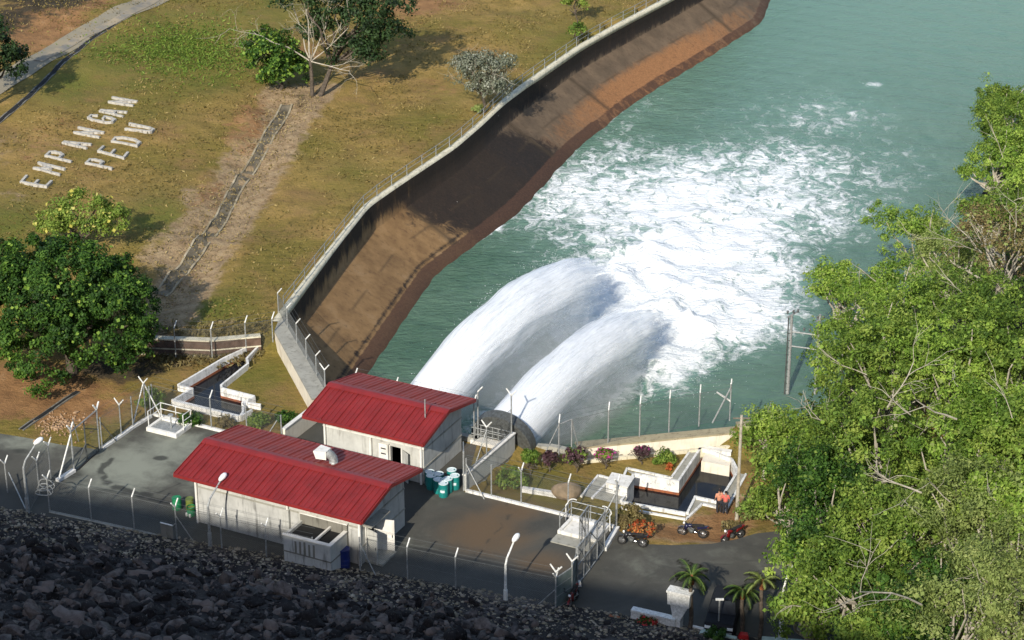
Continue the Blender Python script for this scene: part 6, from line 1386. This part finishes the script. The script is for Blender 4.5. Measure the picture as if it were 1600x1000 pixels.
# ------------------------------------------------------------------ roadside at the bottom right
car = thing('parked_car', 'dark car parked in the shade beside the leafy palm at the bottom of the road', 'car', P(1131, 968, .012)); car.rotation_euler = (0, 0, rad(-14)); car['_loc'] = [0., 0., 0.]
def loft(k, secs):
    n = len(secs[0]); vs = [q for s_ in secs for q in s_]; k.add(vs, [(i * n + j, i * n + (j + 1) % n, (i + 1) * n + (j + 1) % n, (i + 1) * n + j) for i in range(len(secs) - 1) for j in range(n)] + [tuple(range(n - 1, -1, -1)), tuple(range((len(secs) - 1) * n, len(secs) * n))])
def sec(y, w0, z0, w1, z1): return [(-w0, y, z0), (w0, y, z0), (w1, y, z1), (-w1, y, z1)]
k = MB(); loft(k, [sec(-2.0, .74, .32, .70, .72), sec(-1.85, .82, .26, .80, .86), sec(-.9, .84, .25, .82, .95), sec(1.0, .84, .25, .82, .97), sec(1.8, .82, .26, .80, .93), sec(1.98, .76, .34, .72, .8)]); k.build('car_body', M['carblack'], car, False, .05)
k = MB(); loft(k, [sec(-.95, .76, .94, .74, .96), sec(-.35, .76, .94, .62, 1.42), sec(1.1, .76, .94, .62, 1.44), sec(1.75, .74, .93, .70, .97)]); k.build('cabin_glass', M['carglass'], car)
k = MB(); loft(k, [sec(-.32, .63, 1.425, .60, 1.455), sec(1.08, .63, 1.445, .60, 1.475)]); k.build('car_roof', M['carblack'], car)
for y in (-1.25, 1.25):
    for x in (-.78, .78): k = MB(); k.lathe((x - .1, y, .31), [(.22, 0), (.31, .02), (.31, .18), (.22, .2)], 20, (1, 0, 0)); k.build('wheel', M['rubber'], car)
for x in (-.6, .6): k = MB(); k.box(x - .16, x + .16, -2.02, -1.9, .60, .74); k.build('headlight', M['lamp'], car); k = MB(); k.box(x - .14, x + .14, 1.9, 2.0, .66, .82); k.build('tail_light', M['redplastic'], car)
k = MB(); k.box(-.72, .72, -2.06, -1.98, .36, .46); k.build('bumper', M['galv'], car)
gw = thing('entrance_wall', 'white entrance wall with a flared pillar at its right end beside the slender palm', 'wall', P(1022, 976))
w0, w1 = P(987, 968), P(1056, 984)
k = MB(); k.wall(w0, w1, .3, -.1, .62); k.wall(w0, w1, .42, .622, .74); k.build('low_wall', M['armw'], gw)
c = P(1060, 982); ex = (w1 - w0)[:2] / np.linalg.norm((w1 - w0)[:2]); ey = np.array([-ex[1], ex[0]])
def rect(cx, wx, wy): return [np.array([*(c[:2] + ex * (cx + sx * wx) + ey * sy * wy)]) for sx, sy in ((-1, -1), (1, -1), (1, 1), (-1, 1))]
k = MB(); k.hexa([(*q, .75) for q in rect(-.05, .24, .2)], [(*q, 1.55) for q in rect(.05, .5, .2)]); k.hexa([(*q, 1.552) for q in rect(.02, .62, .26)], [(*q, 2.3) for q in rect(.02, .64, .26)]); k.hexa([(*q, -.1) for q in rect(-.05, .22, .25)], [(*q, .748) for q in rect(-.05, .22, .25)]); k.build('pillar', M['armw'], gw)
k = MB(); k.hexa([(*q, 2.302) for q in rect(.02, .68, .32)], [(*q, 2.42) for q in rect(.02, .68, .32)]); k.build('pillar_cap', M['armw'], gw)
b = P(1010, 980, .15); tree('flower_bed', 'dark leaved plants with red blooms in front of the white entrance wall', 'plant', b, [ball(b + [0, 0, .2], .5, .5)], 'leaf_dark', 81, 18, 30, .2, .14, .03, trunk=False, extra=('flower_redpure', 160, .16))
k = MB(); k.wall(P(951, 966, .1), P(968, 970, .1), .3, 0, .3); tag(k.build('clay_block', M['rust'], None, False, .03), 'orange clay block lying by the road left of the white entrance wall', 'block')
k = MB(); k.wall(P(1082, 982), P(1112, 989), .18, -.05, .18); tag(k.build('road_kerb', M['white']), 'short white kerb at the road edge below the slender palm', 'kerb')
pl_ = thing('planter', 'pale green walled planter holding a dark bush at the bottom of the picture', 'planter', P(1125, 1000))
k = MB(); k.wall(P(1098, 996), P(1150, 1009), .25, -.3, .5); k.wall(P(1098, 996), P(1090, 1012), .22, -.3, .48); k.build('planter_wall', M['palegreen'], pl_)
b = P(1118, 1006, .3); tree('bush', 'dark rounded bush in the pale green planter', 'bush', b, [ball(b + [0, 0, .45], .55)], 'leaf_dark', 83, 26, 34, .22, .15, .03, trunk=False)
k = MB(); q = P(1160, 1004); k.hexa([q + [-.35, -.2, 0], q + [.35, -.2, 0], q + [.35, .3, 0], q + [-.35, .3, 0]], [q + [-.1, -.1, .55], q + [.3, -.1, .5], q + [.3, .25, .5], q + [-.1, .25, .55]]); tag(k.build('red_board', M['redplastic'], None, False, .03), 'red painted block at the bottom edge right of the planter', 'block')
k = MB(); k.wall(P(1190, 1004), P(1262, 1010), .5, 0, .25); tag(k.build('low_kerb', M['palegreen']), 'pale low kerb at the bottom edge under the street lamp', 'kerb')
ln_ = thing('road_post', 'thin grey post with a small white top standing in front of the dark car', 'post', P(1122, 992)); q = P(1122, 992)
k = MB(); k.tube(q, q + [0, 0, 2.2], .05, n=7); k.build('post', M['galv'], ln_); k = MB(); k.box(q[0] - .22, q[0] + .22, q[1] - .06, q[1] + .06, 2.2, 2.28); k.build('post_top', M['armw'], ln_)
for o in bpy.data.objects:
    if '_loc' in o: del o['_loc']
